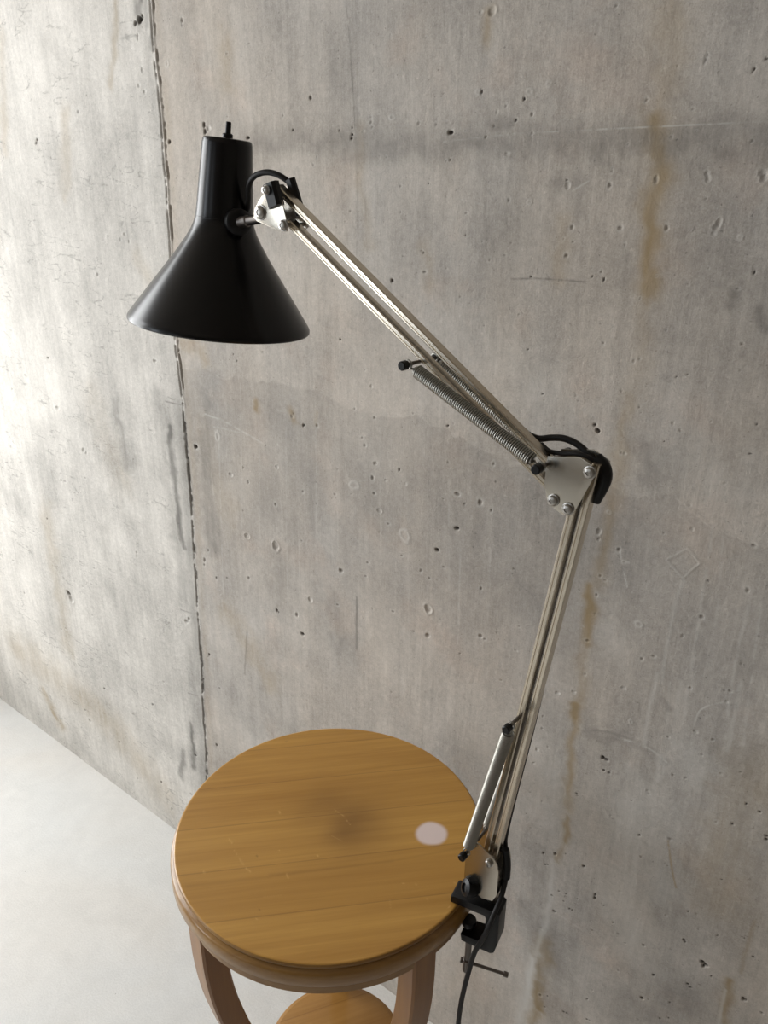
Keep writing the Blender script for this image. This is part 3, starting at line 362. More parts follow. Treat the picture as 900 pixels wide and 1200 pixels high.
LITE=[([(-0.681,1.5901),(-0.6752,1.547),(-0.6718,1.5028),(-0.6671,1.4384)],0.001,-0.5),([(-0.667,1.4477),(-0.6649,1.3806),(-0.6669,1.3098)],0.0011,-0.3),([(-0.4514,1.4425),
(-0.356,1.4427),(-0.2726,1.443),(-0.199,1.4431)],0.0007,0.55),([(-0.4514,1.4425),(-0.5381,1.438)],0.0007,0.25),([(-0.9981,1.0453),(-0.9458,1.0401),
(-0.8543,1.0192)],0.0017,0.5),([(-0.9789,1.0269),(-0.9123,1.0291)],0.0011,0.4),([(-0.2143,0.8679),(-0.2165,0.8189),(-0.2165,0.7662)],0.0025,0.4),([(-0.1867,0.8681),
(-0.1855,0.8213)],0.003,0.2),([(-0.1986,0.8629),(-0.1941,0.805)],0.002,0.2),([(-0.1757,0.8843),(-0.1742,0.862)],0.0019,0.3),([(-0.2039,0.9939),(-0.2083,0.9605),
(-0.208,0.8588)],0.0024,0.3),([(-0.1839,1.0654),(-0.1802,0.9597),(-0.1764,0.8135)],0.0019,0.3),([(-0.1725,1.0637),(-0.1615,0.9452)],0.0019,0.25),([(-0.1355,1.0062),
(-0.1345,0.8908),(-0.1284,0.8013)],0.0019,0.28),([(-0.1236,1.0002),(-0.1164,0.8986),(-0.1096,0.7992)],0.0015,0.28),([(-0.1262,0.8944),(-0.125,0.8031)],0.0029,0.25),
([(-0.1373,0.8648),(-0.1592,0.8455),(-0.1646,0.8192),(-0.1633,0.7859)],0.0009,0.7),([(-0.2471,0.7599),(-0.2184,0.764),(-0.1966,0.7586),(-0.1708,0.7441)],0.0015,0.6),
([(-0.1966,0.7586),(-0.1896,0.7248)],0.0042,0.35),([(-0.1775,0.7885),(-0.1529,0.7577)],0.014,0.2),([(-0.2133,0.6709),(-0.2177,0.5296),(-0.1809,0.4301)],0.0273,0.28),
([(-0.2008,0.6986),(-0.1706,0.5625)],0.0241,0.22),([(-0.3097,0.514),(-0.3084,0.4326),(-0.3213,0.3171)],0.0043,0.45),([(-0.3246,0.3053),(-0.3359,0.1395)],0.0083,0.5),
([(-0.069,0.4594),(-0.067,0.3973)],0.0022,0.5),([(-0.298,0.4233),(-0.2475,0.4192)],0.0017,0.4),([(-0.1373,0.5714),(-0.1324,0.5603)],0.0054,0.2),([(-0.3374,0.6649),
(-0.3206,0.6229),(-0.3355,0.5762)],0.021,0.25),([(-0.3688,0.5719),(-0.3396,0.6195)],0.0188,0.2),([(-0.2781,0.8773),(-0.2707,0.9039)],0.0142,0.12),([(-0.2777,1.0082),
(-0.2728,0.9935),(-0.2631,0.9659)],0.0011,0.6),([(-0.2722,0.9969),(-0.264,0.9962)],0.001,0.5),([(-0.3293,0.918),(-0.3089,0.8955)],0.0008,0.4),([(-0.172,1.1202),
(-0.1821,1.0803)],0.0265,0.15),([(-0.2383,1.1615),(-0.177,1.1005)],0.0297,0.18),([(-0.387,1.1846),(-0.4321,1.1981)],0.0199,0.1),([(-0.7462,1.0947),
(-0.7575,0.6871)],0.0013,0.25),([(-0.809,1.0578),(-0.8254,0.7108)],0.0014,0.2),([(-0.8661,1.0881),(-0.8821,0.8376)],0.0014,0.2),([(-0.9047,1.1091),
(-0.9243,0.8572)],0.0012,0.2),([(-0.628,1.0907),(-0.6233,0.8291)],0.0013,0.2),([(-0.5777,0.9781),(-0.5686,0.7172)],0.0013,0.2),([(-0.513,1.0428),
(-0.505,0.8696)],0.0012,0.22),([(-0.4898,0.9518),(-0.4872,0.7944)],0.0014,0.3),([(-0.963,1.0726),(-0.9887,0.704)],0.0016,0.25),([(-0.7061,1.0511),
(-0.708,0.8883)],0.0013,0.2),([(-0.7889,0.9235),(-0.7998,0.6189)],0.0018,0.2),([(-0.4449,0.9649),(-0.4411,0.8126)],0.0012,0.22),([(-0.5442,0.923),
(-0.5362,0.7749)],0.0012,0.2),([(-0.3909,1.3794),(-0.3597,1.3964)],0.0009,0.5),([(-0.5723,1.3949),(-0.5751,1.3623)],0.001,0.2),([(-0.518,1.3795),
(-0.4726,1.371)],0.0009,0.3),([(-0.9294,1.6197),(-0.9333,1.5613)],0.0009,0.2),([(-1.0076,1.5574),(-0.9933,1.551)],0.0012,0.3)]
SEAM=[(-1.0361,1.6625),(-1.0394,1.6329),(-1.0405,1.5708),(-1.0379,1.5277),(-1.0382,1.4529),(-1.0425,1.3753),(-1.0459,1.301),(-1.0526,1.1584),(-1.052,1.0876),(-1.0513,1.0137),
(-1.0549,0.8548),(-1.064,0.6782),(-1.0688,0.5441),(-1.0768,0.4193),(-1.0898,0.2494),(-1.1107,0.0087),(-1.1288,-0.2178)]
DAMP=[(-1.057,1.1142),(-0.9779,1.1234),(-0.9478,1.1165),(-0.8503,1.1235),(-0.7451,1.1262),(-0.6969,1.1079),(-0.6355,1.1073),(-0.5781,1.116),(-0.5239,1.1096),(-0.4723,1.097),
(-0.4232,1.0851),(-0.3779,1.0894),(-0.314,1.0879),(-0.2731,1.0792),(-0.227,1.0855),(-0.2072,1.0738),(-0.1796,1.0656),(-0.1283,1.0571)]
DIAMOND=[(-0.2245,1.0125),(-0.2043,1.0319),(-0.1896,1.0191),(-0.2044,0.9969),(-0.2245,1.0125)]
SCR=[(-0.01204,0.0213,0.00073,0.02108,0.00039,0.36),
(0.00073,0.02108,0.0184,0.01488,0.00039,0.36),
(-0.07676,-0.08736,-0.06791,-0.08979,0.00055,0.42),
(-0.05922,-0.09482,-0.03546,-0.10291,0.00033,0.27),
(-0.04284,-0.09993,-0.03515,-0.10267,0.00055,0.48),
(-0.03036,-0.10387,-0.02275,-0.10401,0.00077,0.42),
(0.00994,-0.08169,0.01552,-0.08456,0.00066,0.42),
(-0.06201,-0.02149,-0.05885,-0.02342,0.00088,0.48),
(-0.06333,-0.13504,-0.06014,-0.13619,0.00066,0.48),
(-0.02029,-0.06385,-0.01897,-0.06346,0.00055,0.42),
(0.01848,-0.04215,0.02045,-0.04252,0.00083,0.48),
(0.11557,-0.01343,0.11738,-0.01199,0.00055,0.48),
(0.14776,-0.01292,0.14857,-0.01342,0.00055,0.42),
(0.12675,-0.00454,0.12845,-0.00557,0.00044,0.42),
(0.1586,0.02197,0.16088,0.022,0.00066,0.42),
(0.11813,-0.03818,0.12464,-0.04537,0.00033,0.24),
(-0.03395,-0.0845,-0.03221,-0.08505,0.00094,-0.42),
(0.01926,-0.13131,0.02105,-0.13099,0.00066,-0.36),
(0.05537,0.00164,0.05698,0.0016,0.00077,-0.36),
(0.01222,-0.01105,0.02721,-0.00936,0.00033,0.24),
(0.17165,-0.00802,0.1719,-0.00504,0.00066,0.54),
(0.02514,-0.14083,0.0269,-0.1405,0.00044,0.36),
(-0.07232,-0.08858,-0.0643,-0.0822,0.00049,0.24),
(0.16806,-0.05105,0.17298,-0.04869,0.00044,0.24),
(0.01178,-0.11812,0.02496,-0.10479,0.00039,0.15),
(-0.14654,0.07219,-0.14561,0.07672,0.00066,-0.3),
(-0.13751,0.10836,-0.1348,0.11052,0.00066,-0.3),
(-0.06119,-0.15869,-0.0007,-0.09564,0.0022,-0.108),
(-0.00242,-0.09397,0.08948,0.00405,0.00248,-0.21),
(0.08948,0.00405,0.14149,0.07017,0.00165,-0.15),
(-0.00473,0.06806,0.01742,0.0978,0.0022,-0.12)]
WALL_Y = 0.793
rng = np.random.default_rng(5)
def vnoise(x, z, fx, fz, seed):
    """smooth value noise on frequencies fx, fz (cycles per metre)"""
    g = np.random.default_rng(seed).random((64, 64)).astype(np.float32)
    u = x * fx + 17.3; w = z * fz + 5.1; i = np.floor(u).astype(int); j = np.floor(w).astype(int); a = u - i; b = w - j
    a = a * a * (3 - 2 * a); b = b * b * (3 - 2 * b); i0 = i % 64; j0 = j % 64; i1 = (i + 1) % 64; j1 = (j + 1) % 64
    return (g[i0, j0] * (1 - a) + g[i1, j0] * a) * (1 - b) + (g[i0, j1] * (1 - a) + g[i1, j1] * a) * b
def fbm(x, z, fx, fz, seed, o=4, gain=0.55):
    s = 0; amp = 1; tot = 0
    for k in range(o):
        s = s + amp * vnoise(x, z, fx * 2 ** k, fz * 2 ** k, seed + k * 7); tot += amp; amp *= gain
    return s / tot
def sstep(x): x = np.clip(x, 0, 1); return x * x * (3 - 2 * x)
STEP = 0.0013
xs = np.concatenate([np.arange(-2.56, -2.12, 0.03), np.arange(-2.12, -1.25, STEP * 1.7), np.arange(-1.25, 0.02, STEP), np.arange(0.02, 2.3, 0.03)])
zs = np.concatenate([np.array([-0.02]), np.arange(0.0, 1.72, STEP), np.arange(1.72, 2.65, 0.03)])
NX, NZ = len(xs), len(zs)
X, Z = np.meshgrid(xs, zs, indexing='ij'); X = X.astype(np.float32); Z = Z.astype(np.float32)
Hh = np.zeros_like(X); rustA = np.zeros_like(X); darkA = np.zeros_like(X); liteA = np.zeros_like(X); dirtA = np.zeros_like(X)
wob1 = fbm(X, Z, 40, 40, 11, 3) - 0.5; wob2 = fbm(X, Z, 40, 40, 31, 3) - 0.5
irr = fbm(X, Z, 22, 14, 71, 4); stk = fbm(X, Z, 120, 12, 77, 3); stk2 = sstep((fbm(X, Z, 95, 95, 79, 3) - 0.30) * 2.6)
def window(x0, x1, z0, z1):
    i0, i1 = np.searchsorted(xs, (x0, x1)); j0, j1 = np.searchsorted(zs, (z0, z1)); return slice(i0, i1), slice(j0, j1)
def seg_field(pts, W, reach, warp=0.0):
    """distance to a polyline, divided by W, in the window that needs it"""
    px = [p[0] for p in pts]; pz = [p[1] for p in pts]
    w = window(min(px) - reach, max(px) + reach, min(pz) - reach, max(pz) + reach)
    x = X[w] + wob1[w] * warp; z = Z[w] + wob2[w] * warp; D = np.full(x.shape, 1e3, np.float32)
    for (ax, az), (bx, bz) in zip(pts[:-1], pts[1:]):
        dx, dz = bx - ax, bz - az; L = dx * dx + dz * dz + 1e-12
        t = np.clip(((x - ax) * dx + (z - az) * dz) / L, 0, 1)
        D = np.minimum(D, np.hypot(x - ax - t * dx, z - az - t * dz))
    return w, D / W
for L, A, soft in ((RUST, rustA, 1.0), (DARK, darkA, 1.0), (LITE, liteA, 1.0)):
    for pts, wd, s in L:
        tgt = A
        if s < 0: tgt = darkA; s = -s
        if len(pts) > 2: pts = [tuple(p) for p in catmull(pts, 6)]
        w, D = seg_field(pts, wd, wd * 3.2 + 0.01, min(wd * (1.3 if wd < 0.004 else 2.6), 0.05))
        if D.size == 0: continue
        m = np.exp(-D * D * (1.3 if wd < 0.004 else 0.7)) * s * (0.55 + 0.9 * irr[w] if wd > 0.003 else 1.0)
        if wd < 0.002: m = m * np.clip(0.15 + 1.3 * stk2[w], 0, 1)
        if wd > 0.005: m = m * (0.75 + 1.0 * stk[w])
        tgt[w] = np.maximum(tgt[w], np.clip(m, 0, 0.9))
for x, z, r, k in PITS:
    w = window(x - r * 4, x + r * 4, z - r * 4, z + r * 4)
    if X[w].size == 0: continue
    ax = rng.uniform(0.75, 1.3); D = np.hypot((X[w] - x + wob1[w] * r * 1.2) * ax, (Z[w] - z + wob2[w] * r * 1.2) / ax) / r
    if k == 'r':
        Hh[w] += 0.0005 * np.exp(-((D - 1) * 3) ** 2); liteA[w] = np.maximum(liteA[w], 0.35 * np.exp(-((D - 1) * 2.2) ** 2))
    elif k == 'c':
        Hh[w] -= r * 0.28 * (1 - sstep((D - 0.55) / 0.6)) * (0.6 + 0.8 * vnoise(X[w], Z[w], 260, 260, 4)); liteA[w] = np.maximum(liteA[w], 0.35 * np.exp(-D * D * 0.9))
        Hh[w] += r * 0.10 * np.exp(-((D - 1.3) * 4) ** 2)
    else:
        dp = 1.0 if k == 'd' else 0.42
        Hh[w] -= r * dp * (1 - sstep((D - 0.45) / 0.6))
        dirtA[w] = np.maximum(dirtA[w], (0.92 if k == 'd' else 0.30) * (1 - sstep((D - 0.45) / 0.55)))
        if k == 'p': liteA[w] = np.maximum(liteA[w], 0.22 * np.exp(-((D - 1.4) * 1.8) ** 2))
# scattered tiny pinholes
for _ in range(500):
    x = rng.uniform(-2.05, 0.0); z = rng.uniform(0.0, 1.7); r = rng.uniform(0.0007, 0.0014)
    w = window(x - r * 3, x + r * 3, z - r * 3, z + r * 3); D = np.hypot(X[w] - x, Z[w] - z) / r
    Hh[w] -= 0.0008 * (D < 1.1); dirtA[w] = np.maximum(dirtA[w], rng.uniform(0.1, 0.5) * (1 - sstep((D - 0.5) / 0.7)))
# seam between two pours: ragged twin groove with raised fins
sz = np.array([p[1] for p in SEAM][::-1]); sx = np.array([p[0] for p in SEAM][::-1])
seam_x = np.interp(Z, sz, sx) + (fbm(Z * 0, Z, 1, 18, 91, 4) - 0.5) * 0.008
d = X - seam_x
left = sstep(-d / 0.004 + 0.5).astype(np.float32)
rag = fbm(X * 0, Z, 1, 70, 15, 4); rag2 = fbm(X * 0, Z, 1, 55, 45, 4); low = sstep((1.12 - Z) / 0.10)
g1 = np.exp(-((d + 0.0040) / 0.0017) ** 2) * sstep((rag - 0.30) * 5); g2 = np.exp(-((d - 0.0048) / 0.0014) ** 2) * sstep((rag2 - 0.38) * 5) * (1 - 0.75 * low)
g3 = np.exp(-((d + 0.0008) / 0.0022) ** 2) * sstep((rag2 - 0.42) * 5) * low
g4 = np.exp(-((d - 0.0008) / 0.0009) ** 2) * sstep((rag - 0.5) * 5)
Hh -= 0.0030 * g1 + 0.0026 * g2 + 0.0028 * g3
Hh += 0.0012 * np.exp(-((d - 0.0005) / 0.0022) ** 2) * (1 - low)
dirtA = np.maximum(dirtA, np.clip((0.5 * g1 + 0.5 * g2 + 0.5 * g4) * (0.75 + 0.4 * low) + 0.75 * g3, 0, 0.9))
darkA = np.maximum(darkA, 0.5 * np.exp(-((d + 0.014) / 0.016) ** 2) * (0.2 + 1.1 * irr) * (0.35 + 0.65 * low))
rustA = np.maximum(rustA, 0.25 * np.exp(-((d - 0.012) / 0.008) ** 2) * irr)
# damp area with a wavy upper edge
dx_ = np.array([p[0] for p in DAMP]); dz_ = np.array([p[1] for p in DAMP])
edge = np.interp(X, dx_, dz_) + wob1 * 0.02; under = edge - Z
band = sstep(under / 0.004) * (1 - sstep((under - 0.05) / 0.42)) * (d > 0.002)
darkA = np.maximum(darkA, band * (0.11 + 0.14 * irr))
Hh += 0.0003 * np.exp(-(under / 0.0025) ** 2) * (d > 0)
# raised outline of a tape square
w, D = seg_field(DIAMOND, 0.0010, 0.01, 0.002); Hh[w] += 0.0004 * np.exp(-D * D); liteA[w] = np.maximum(liteA[w], 0.2 * np.exp(-D * D * 0.6)); darkA[w] = np.maximum(darkA[w], 0.25 * np.exp(-((D - 2.2) / 1.2) ** 2))
# light scratches stand slightly proud
# left panel: horizontal wrinkles; right panel: slow vertical waves
wx = X + wob2 * 0.03; wz = Z + wob1 * 0.02 + (fbm(X, Z, 6, 5, 201, 2) - 0.5) * 0.05
wr = 1 - np.abs(2 * fbm(wx, wz, 12, 62, 61, 3, 0.5) - 1); wr2 = 1 - np.abs(2 * fbm(wx, wz, 26, 120, 81, 2, 0.5) - 1)
msk = fbm(X, Z, 5, 5, 301, 3)
Hh += left * (0.0010 * np.clip(wr - 0.80, 0, 1) * 5 * sstep((msk - 0.40) * 4) * 0.30 + 0.0005 * np.clip(wr2 - 0.8, 0, 1) * 5 * 0.35)
cf = 1 - np.abs(2 * fbm(X + wob1 * 0.006, Z + wob2 * 0.003 + X * 0.05, 15, 85, 811, 3, 0.45) - 1)
crk = np.clip(cf - 0.955, 0, 1) / 0.045 * sstep((fbm(X, Z, 14, 20, 401, 3) - 0.52) * 9) * left
darkA = np.maximum(darkA, 0.5 * crk)
Hh += (1 - left) * (0.0005 * (fbm(X, Z, 26, 3.5, 501, 4) - 0.5) + 0.0003 * (fbm(X, Z, 90, 60, 601, 3) - 0.5)) * 0.8
Hh += 0.0015 * (fbm(X, Z, 2.5, 2.0, 701, 3) - 0.5)
Hh += 0.00015 * (fbm(X, Z, 130, 130, 801, 2) - 0.5)
Y = WALL_Y - Hh            # positive height comes out towards the room (-y)
co = np.stack([X, Y, Z], -1).reshape(-1, 3).astype(np.float32)
I = np.arange(NX * NZ).reshape(NX, NZ); q = np.stack([I[:-1, :-1], I[1:, :-1], I[1:, 1:], I[:-1, 1:]], -1).reshape(-1, 4)
me = bpy.data.meshes.new('wall_back'); me.vertices.add(len(co)); me.vertices.foreach_set('co', co.ravel())
me.loops.add(q.size); me.loops.foreach_set('vertex_index', q.ravel().astype(np.int32)); me.polygons.add(len(q))
me.polygons.foreach_set('loop_start', np.arange(0, q.size, 4, dtype=np.int32)); me.polygons.foreach_set('loop_total', np.full(len(q), 4, np.int32))
me.update(calc_edges=True); me.shade_smooth()
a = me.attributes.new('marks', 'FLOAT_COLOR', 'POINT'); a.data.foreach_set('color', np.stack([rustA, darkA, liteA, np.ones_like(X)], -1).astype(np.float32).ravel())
a = me.attributes.new('dirt', 'FLOAT', 'POINT'); a.data.foreach_set('value', np.clip(dirtA, 0, 1).astype(np.float32).ravel())
a = me.attributes.new('left_panel', 'FLOAT', 'POINT'); a.data.foreach_set('value', left.ravel())
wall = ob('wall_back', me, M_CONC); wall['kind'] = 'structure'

# ------------------------------------------------------------------ rest of the room
def slab(name, x0, x1, y0, y1, z0, z1, mat):
    v = [(x, y, z) for x in (x0, x1) for y in (y0, y1) for z in (z0, z1)]
    f = [(0, 1, 3, 2), (4, 6, 7, 5), (0, 4, 5, 1), (2, 3, 7, 6), (0, 2, 6, 4), (1, 5, 7, 3)]
    o = ob(name, fix(me_from(name, v, f)), mat, smooth=False); o['kind'] = 'structure'; return o
slab('floor', -2.60, 2.3, -3.0, 0.80, -0.10, 0.0, M_FLOOR)
slab('ceiling', -2.60, 2.3, -3.0, 0.80, 2.62, 2.72, M_SHELL)
slab('wall_right', 2.2, 2.3, -3.0, 0.79, 0.0, 2.62, M_SHELL)
X0, X1 = WIN_X - 0.10, WIN_X; A0, A1 = WIN_Y; B0, B1 = WIN_Z
def box(x0, x1, y0, y1, z0, z1):
    return [(x, y, z) for x in (x0, x1) for y in (y0, y1) for z in (z0, z1)], [(0, 1, 3, 2), (4, 6, 7, 5), (0, 4, 5, 1), (2, 3, 7, 6), (0, 2, 6, 4), (1, 5, 7, 3)]
def holes(y0, y1, z1, hs):
    g = []; y = y0
    for a, b, c, d in hs:
        g += [(y, a, 0, z1), (a, b, 0, c), (a, b, d, z1)]; y = b
    return g + [(y, y1, 0, z1)]
g = join([box(X0, X1, a, b, c, d) for a, b, c, d in holes(-3.0, 0.79, 2.62, [(-2.5, -1.6, 0.80, 2.30), (A0, A1, B0, B1)])])
gf = join([box(a, b, -3.1, -3.0, c, d) for a, b, c, d in holes(-2.40, 2.2, 2.62, [(-1.32, -1.08, 1.0, 2.3)])])
o = ob('wall_front', fix(me_from('wall_front', *gf)), M_SHELL, smooth=False); o['kind'] = 'structure'
o = ob('wall_left', fix(me_from('wall_left', *g)), M_SHELL, smooth=False); o['kind'] = 'structure'
ym = (A0 + A1) / 2
g = join([box(X0 + .03, X1, A0, A0 + .04, B0, B1), box(X0 + .03, X1, A1 - .04, A1, B0, B1), box(X0 + .03, X1, A0 + .04, A1 - .04, B0, B0 + .04), box(X0 + .03, X1, A0 + .04, A1 - .04, B1 - .04, B1), box(X0 + .03, X1, ym - .02, ym + .02, B0 + .04, B1 - .04)])
o = ob('window_1', fix(me_from('window_1', *g)), M_FRAME, smooth=False); o['kind'] = 'structure'
def rim_x(y0, y1, z0, z1): return [box(X0 + .03, X1, y0, y0 + .03, z0, z1), box(X0 + .03, X1, y1 - .03, y1, z0, z1), box(X0 + .03, X1, y0 + .03, y1 - .03, z0, z0 + .03), box(X0 + .03, X1, y0 + .03, y1 - .03, z1 - .03, z1)]
def rim_y(x0, x1, z0, z1): return [box(x0, x0 + .02, -3.07, -3.0, z0, z1), box(x1 - .02, x1, -3.07, -3.0, z0, z1), box(x0 + .02, x1 - .02, -3.07, -3.0, z0, z0 + .02), box(x0 + .02, x1 - .02, -3.07, -3.0, z1 - .02, z1)]
for nm, gg in (('window_2', rim_x(-2.5, -1.6, 0.80, 2.30)), ('window_3', rim_y(-1.32, -1.08, 1.0, 2.3))):
    o = ob(nm, fix(me_from(nm, *join(gg))), M_FRAME, smooth=False); o['kind'] = 'structure'

# ------------------------------------------------------------------ round table
TC = Vector((-0.4738, 0.508)); TH = 0.70
table = thing('round_side_table', 'round amber varnished wooden side table with curved legs beside the concrete wall', 'table', (TC.x, TC.y, 0))
def tabletop():
    prof = [(0.1755, 0.0), (0.1768, -0.0004), (0.1778, -0.0016), (0.1780, -0.0034), (0.1772, -0.0052), (0.1762, -0.0060), (0.1770, -0.0066),
            (0.1790, -0.0072), (0.1808, -0.0086), (0.1818, -0.0108), (0.1822, -0.0235), (0.1814, -0.0248), (0.1790, -0.0252)]
    k = 720; rings = list(np.linspace(0.0013, 0.1755, 135)); v = [(0, 0, 0)]; f = []
    for r in rings: v += [(r * cos(2 * pi * j / k), r * sin(2 * pi * j / k), 0) for j in range(k)]
    for r, h in prof[1:]: v += [(r * cos(2 * pi * j / k), r * sin(2 * pi * j / k), h) for j in range(k)]
    n = len(rings) + len(prof) - 1
    f += [(0, 1 + j, 1 + (j + 1) % k) for j in range(k)]
    for i in range(n - 1):
        f += [(1 + i * k + j, 1 + (i + 1) * k + j, 1 + (i + 1) * k + (j + 1) % k, 1 + i * k + (j + 1) % k) for j in range(k)]
    f.append(tuple(1 + (n - 1) * k + j for j in range(k))[::-1])
    me = me_from('tabletop', v, f); c = np.array(v); x, y = c[:, 0], c[:, 1]
    wb = 0.003 * (vnoise(x, y, 60, 60, 3) - 0.5)
    white = 1 - sstep((np.hypot((x - 0.1000) , (y - 0.0627)) + wb - 0.0140) / 0.0062)
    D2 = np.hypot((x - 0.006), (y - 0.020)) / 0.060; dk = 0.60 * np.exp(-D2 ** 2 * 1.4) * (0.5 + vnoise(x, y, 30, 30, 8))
    sc_ = np.zeros_like(x)
    for ax, ay, bx, by, ww, s in SCR:
        dx, dy = bx - ax, by - ay; t = np.clip(((x - ax) * dx + (y - ay) * dy) / (dx * dx + dy * dy + 1e-9), 0, 1)
        DD = np.hypot(x - ax - t * dx, y - ay - t * dy) / ww
        if s > 0: sc_ = np.maximum(sc_, s * np.exp(-DD ** 2))
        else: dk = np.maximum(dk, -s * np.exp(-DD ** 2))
    top = c[:, 2] > -0.001
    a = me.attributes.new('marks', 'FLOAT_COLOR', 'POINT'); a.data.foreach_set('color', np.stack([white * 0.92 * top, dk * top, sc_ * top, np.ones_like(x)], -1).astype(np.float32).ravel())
    return fix(me, 50)
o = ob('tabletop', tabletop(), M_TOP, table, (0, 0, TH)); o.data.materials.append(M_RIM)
o['label'] = 'scratched top with a pale round mark'
for p in o.data.polygons:
    if p.center.z < -0.0003: p.material_index = 1
v, f = lathe([(0.150, TH - 0.0252), (0.1765, TH - 0.0252), (0.1765, TH - 0.0405), (0.1750, TH - 0.0420), (0.150, TH - 0.0420)], (0, 0, 0), (0, 0, 1), 160, closed=True)
part('apron', (v, f), M_RIM, table)
# legs: bandsawn S curve, outer face and inner face
LEGP = [(0.1772, 0.6735), (0.1772, 0.650), (0.1762, 0.610), (0.171, 0.560), (0.160, 0.505), (0.146, 0.450), (0.132, 0.395), (0.122, 0.345), (0.1165, 0.300), (0.1165, 0.250), (0.121, 0.190), (0.130, 0.120), (0.155, 0.055), (0.168, 0.0)]
def leg_geo(th, wid=0.031, dep=0.028):
    P = catmull([(r - dep / 2, z) for r, z in LEGP], 5); e = Vector((cos(th), sin(th), 0)); t = Vector((-sin(th), cos(th), 0)); v = []; f = []; b = 0.0025
    for i, p in enumerate(P):
        q = P[min(i + 1, len(P) - 1)] - P[max(i - 1, 0)]; q = q / np.linalg.norm(q); nr, nz = -q[1], q[0]
        if i == 0 or i == len(P) - 1: nr, nz = 1, 0
        if nr < 0: nr, nz = -nr, -nz
        hd, hw = dep / 2, wid / 2
        for x, y in [(hd, -hw + b), (hd, hw - b), (hd - b, hw), (-hd + b, hw), (-hd, hw - b), (-hd, -hw + b), (-hd + b, -hw), (hd - b, -hw)]:
            v.append(e * (p[0] + nr * x) + Vector((0, 0, max(0.0, p[1] + nz * x))) + t * y)
    n = len(P)
    for i in range(n - 1):
        for j in range(8): f.append((i * 8 + j, i * 8 + (j + 1) % 8, (i + 1) * 8 + (j + 1) % 8, (i + 1) * 8 + j))
    f.append(tuple(range(8))); f.append(tuple((n - 1) * 8 + j for j in range(8)))
    return v, f
for th in (-102, -15, 129):
    part('leg', leg_geo(radians(th)), M_LEG, table, 30)
part('lower_shelf', lathe([(0.086, 0.287), (0.092, 0.288), (0.094, 0.291), (0.094, 0.300), (0.0925, 0.3025), (0.0895, 0.3035), (0.088, 0.3043), (0.0875, 0.3045)], (0, 0, 0), (0, 0, 1), 120), M_SHELF, table)

# ------------------------------------------------------------------ clamp lamp
lamp = thing('desk_lamp', 'black metal shade clamp lamp on sprung steel arms fixed to the table edge', 'lamp', (-0.275, 0.525, 0.70))
AY = 0.530; FY, BY = 0.5185, 0.5415
LP = []

def lp(name, geo, mat, parent=None, **k):
    o = part(name, geo, mat, None, **k)
    if parent is None: LP.append(o)
    else: o.parent = parent
    return o
def bolt(x, z, r=0.0043, parent=None, y=FY, back=True):
    g = [lathe([(r * 1.18, 0), (r * 1.18, 0.0008), (r, 0.001), (r, 0.0024), (r * 0.8, 0.0034), (r * 0.42, 0.0038), (r * 0.36, 0.0030), (0.0001, 0.0030)], (x, y - 0.0012, z), (0, -1, 0), 18)]
    if back: g.append(lathe([(0.0019, 0), (0.0019, BY - FY + 0.0026)], (x, y - 0.0012, z), (0, 1, 0), 12)); g.append(lathe([(r, 0), (r, 0.003), (r * .6, 0.0035)], (x, BY + 0.0012, z), (0, 1, 0), 6))
    return lp('bolt', join(g), M_BOLT, parent)
# arm pivots (x, z)
E1, E2, E3, EP = (-0.2110, 1.1924), (-0.2378, 1.1636), (-0.2250, 1.1596), (-0.2490, 1.1890)
H1, H2, H3 = (-0.5478, 1.3664), (-0.5195, 1.3562), (-0.5330, 1.3850)
B1_ = (-0.2685, 0.7700); B2_ = (B1_[0] + E3[0] - E1[0], B1_[1] + E3[1] - E1[1])
def ext(a, b, d0, d1):
    a = np.array(a); b = np.array(b); u = (b - a) / np.linalg.norm(b - a); return a - u * d0, b + u * d1
def armbar(a, b, e0=0.004, e1=0.004, w=0.0064):
    p, q_ = ext(a, b, e0, e1)
    return lp('arm_bar', bar((p[0], AY, p[1]), (q_[0], AY, q_[1]), w, 0.0098, (0, 1, 0), 0.0009, 0.0010), M_STEEL)
armbar(H3, EP); armbar(H2, E2); armbar(E1, B1_); armbar(E3, B2_)
# elbow plates
EPL = [(-0.2463, 1.1975), (-0.2203, 1.2022), (-0.2125, 1.1992), (-0.2069, 1.1944), (-0.2074, 1.1896), (-0.2200, 1.1575), (-0.2242, 1.1545), (-0.2298, 1.1538), (-0.2427, 1.1598), (-0.2468, 1.1754)]
ep = lp('elbow_plate', plate(EPL, FY - 0.0012, FY), M_PLATE, bevel=0.0004)
for p in (E1, E2, E3): bolt(*p, parent=ep)
lp('elbow_plate', plate(EPL, BY, BY + 0.0012), M_PLATE, bevel=0.0004)
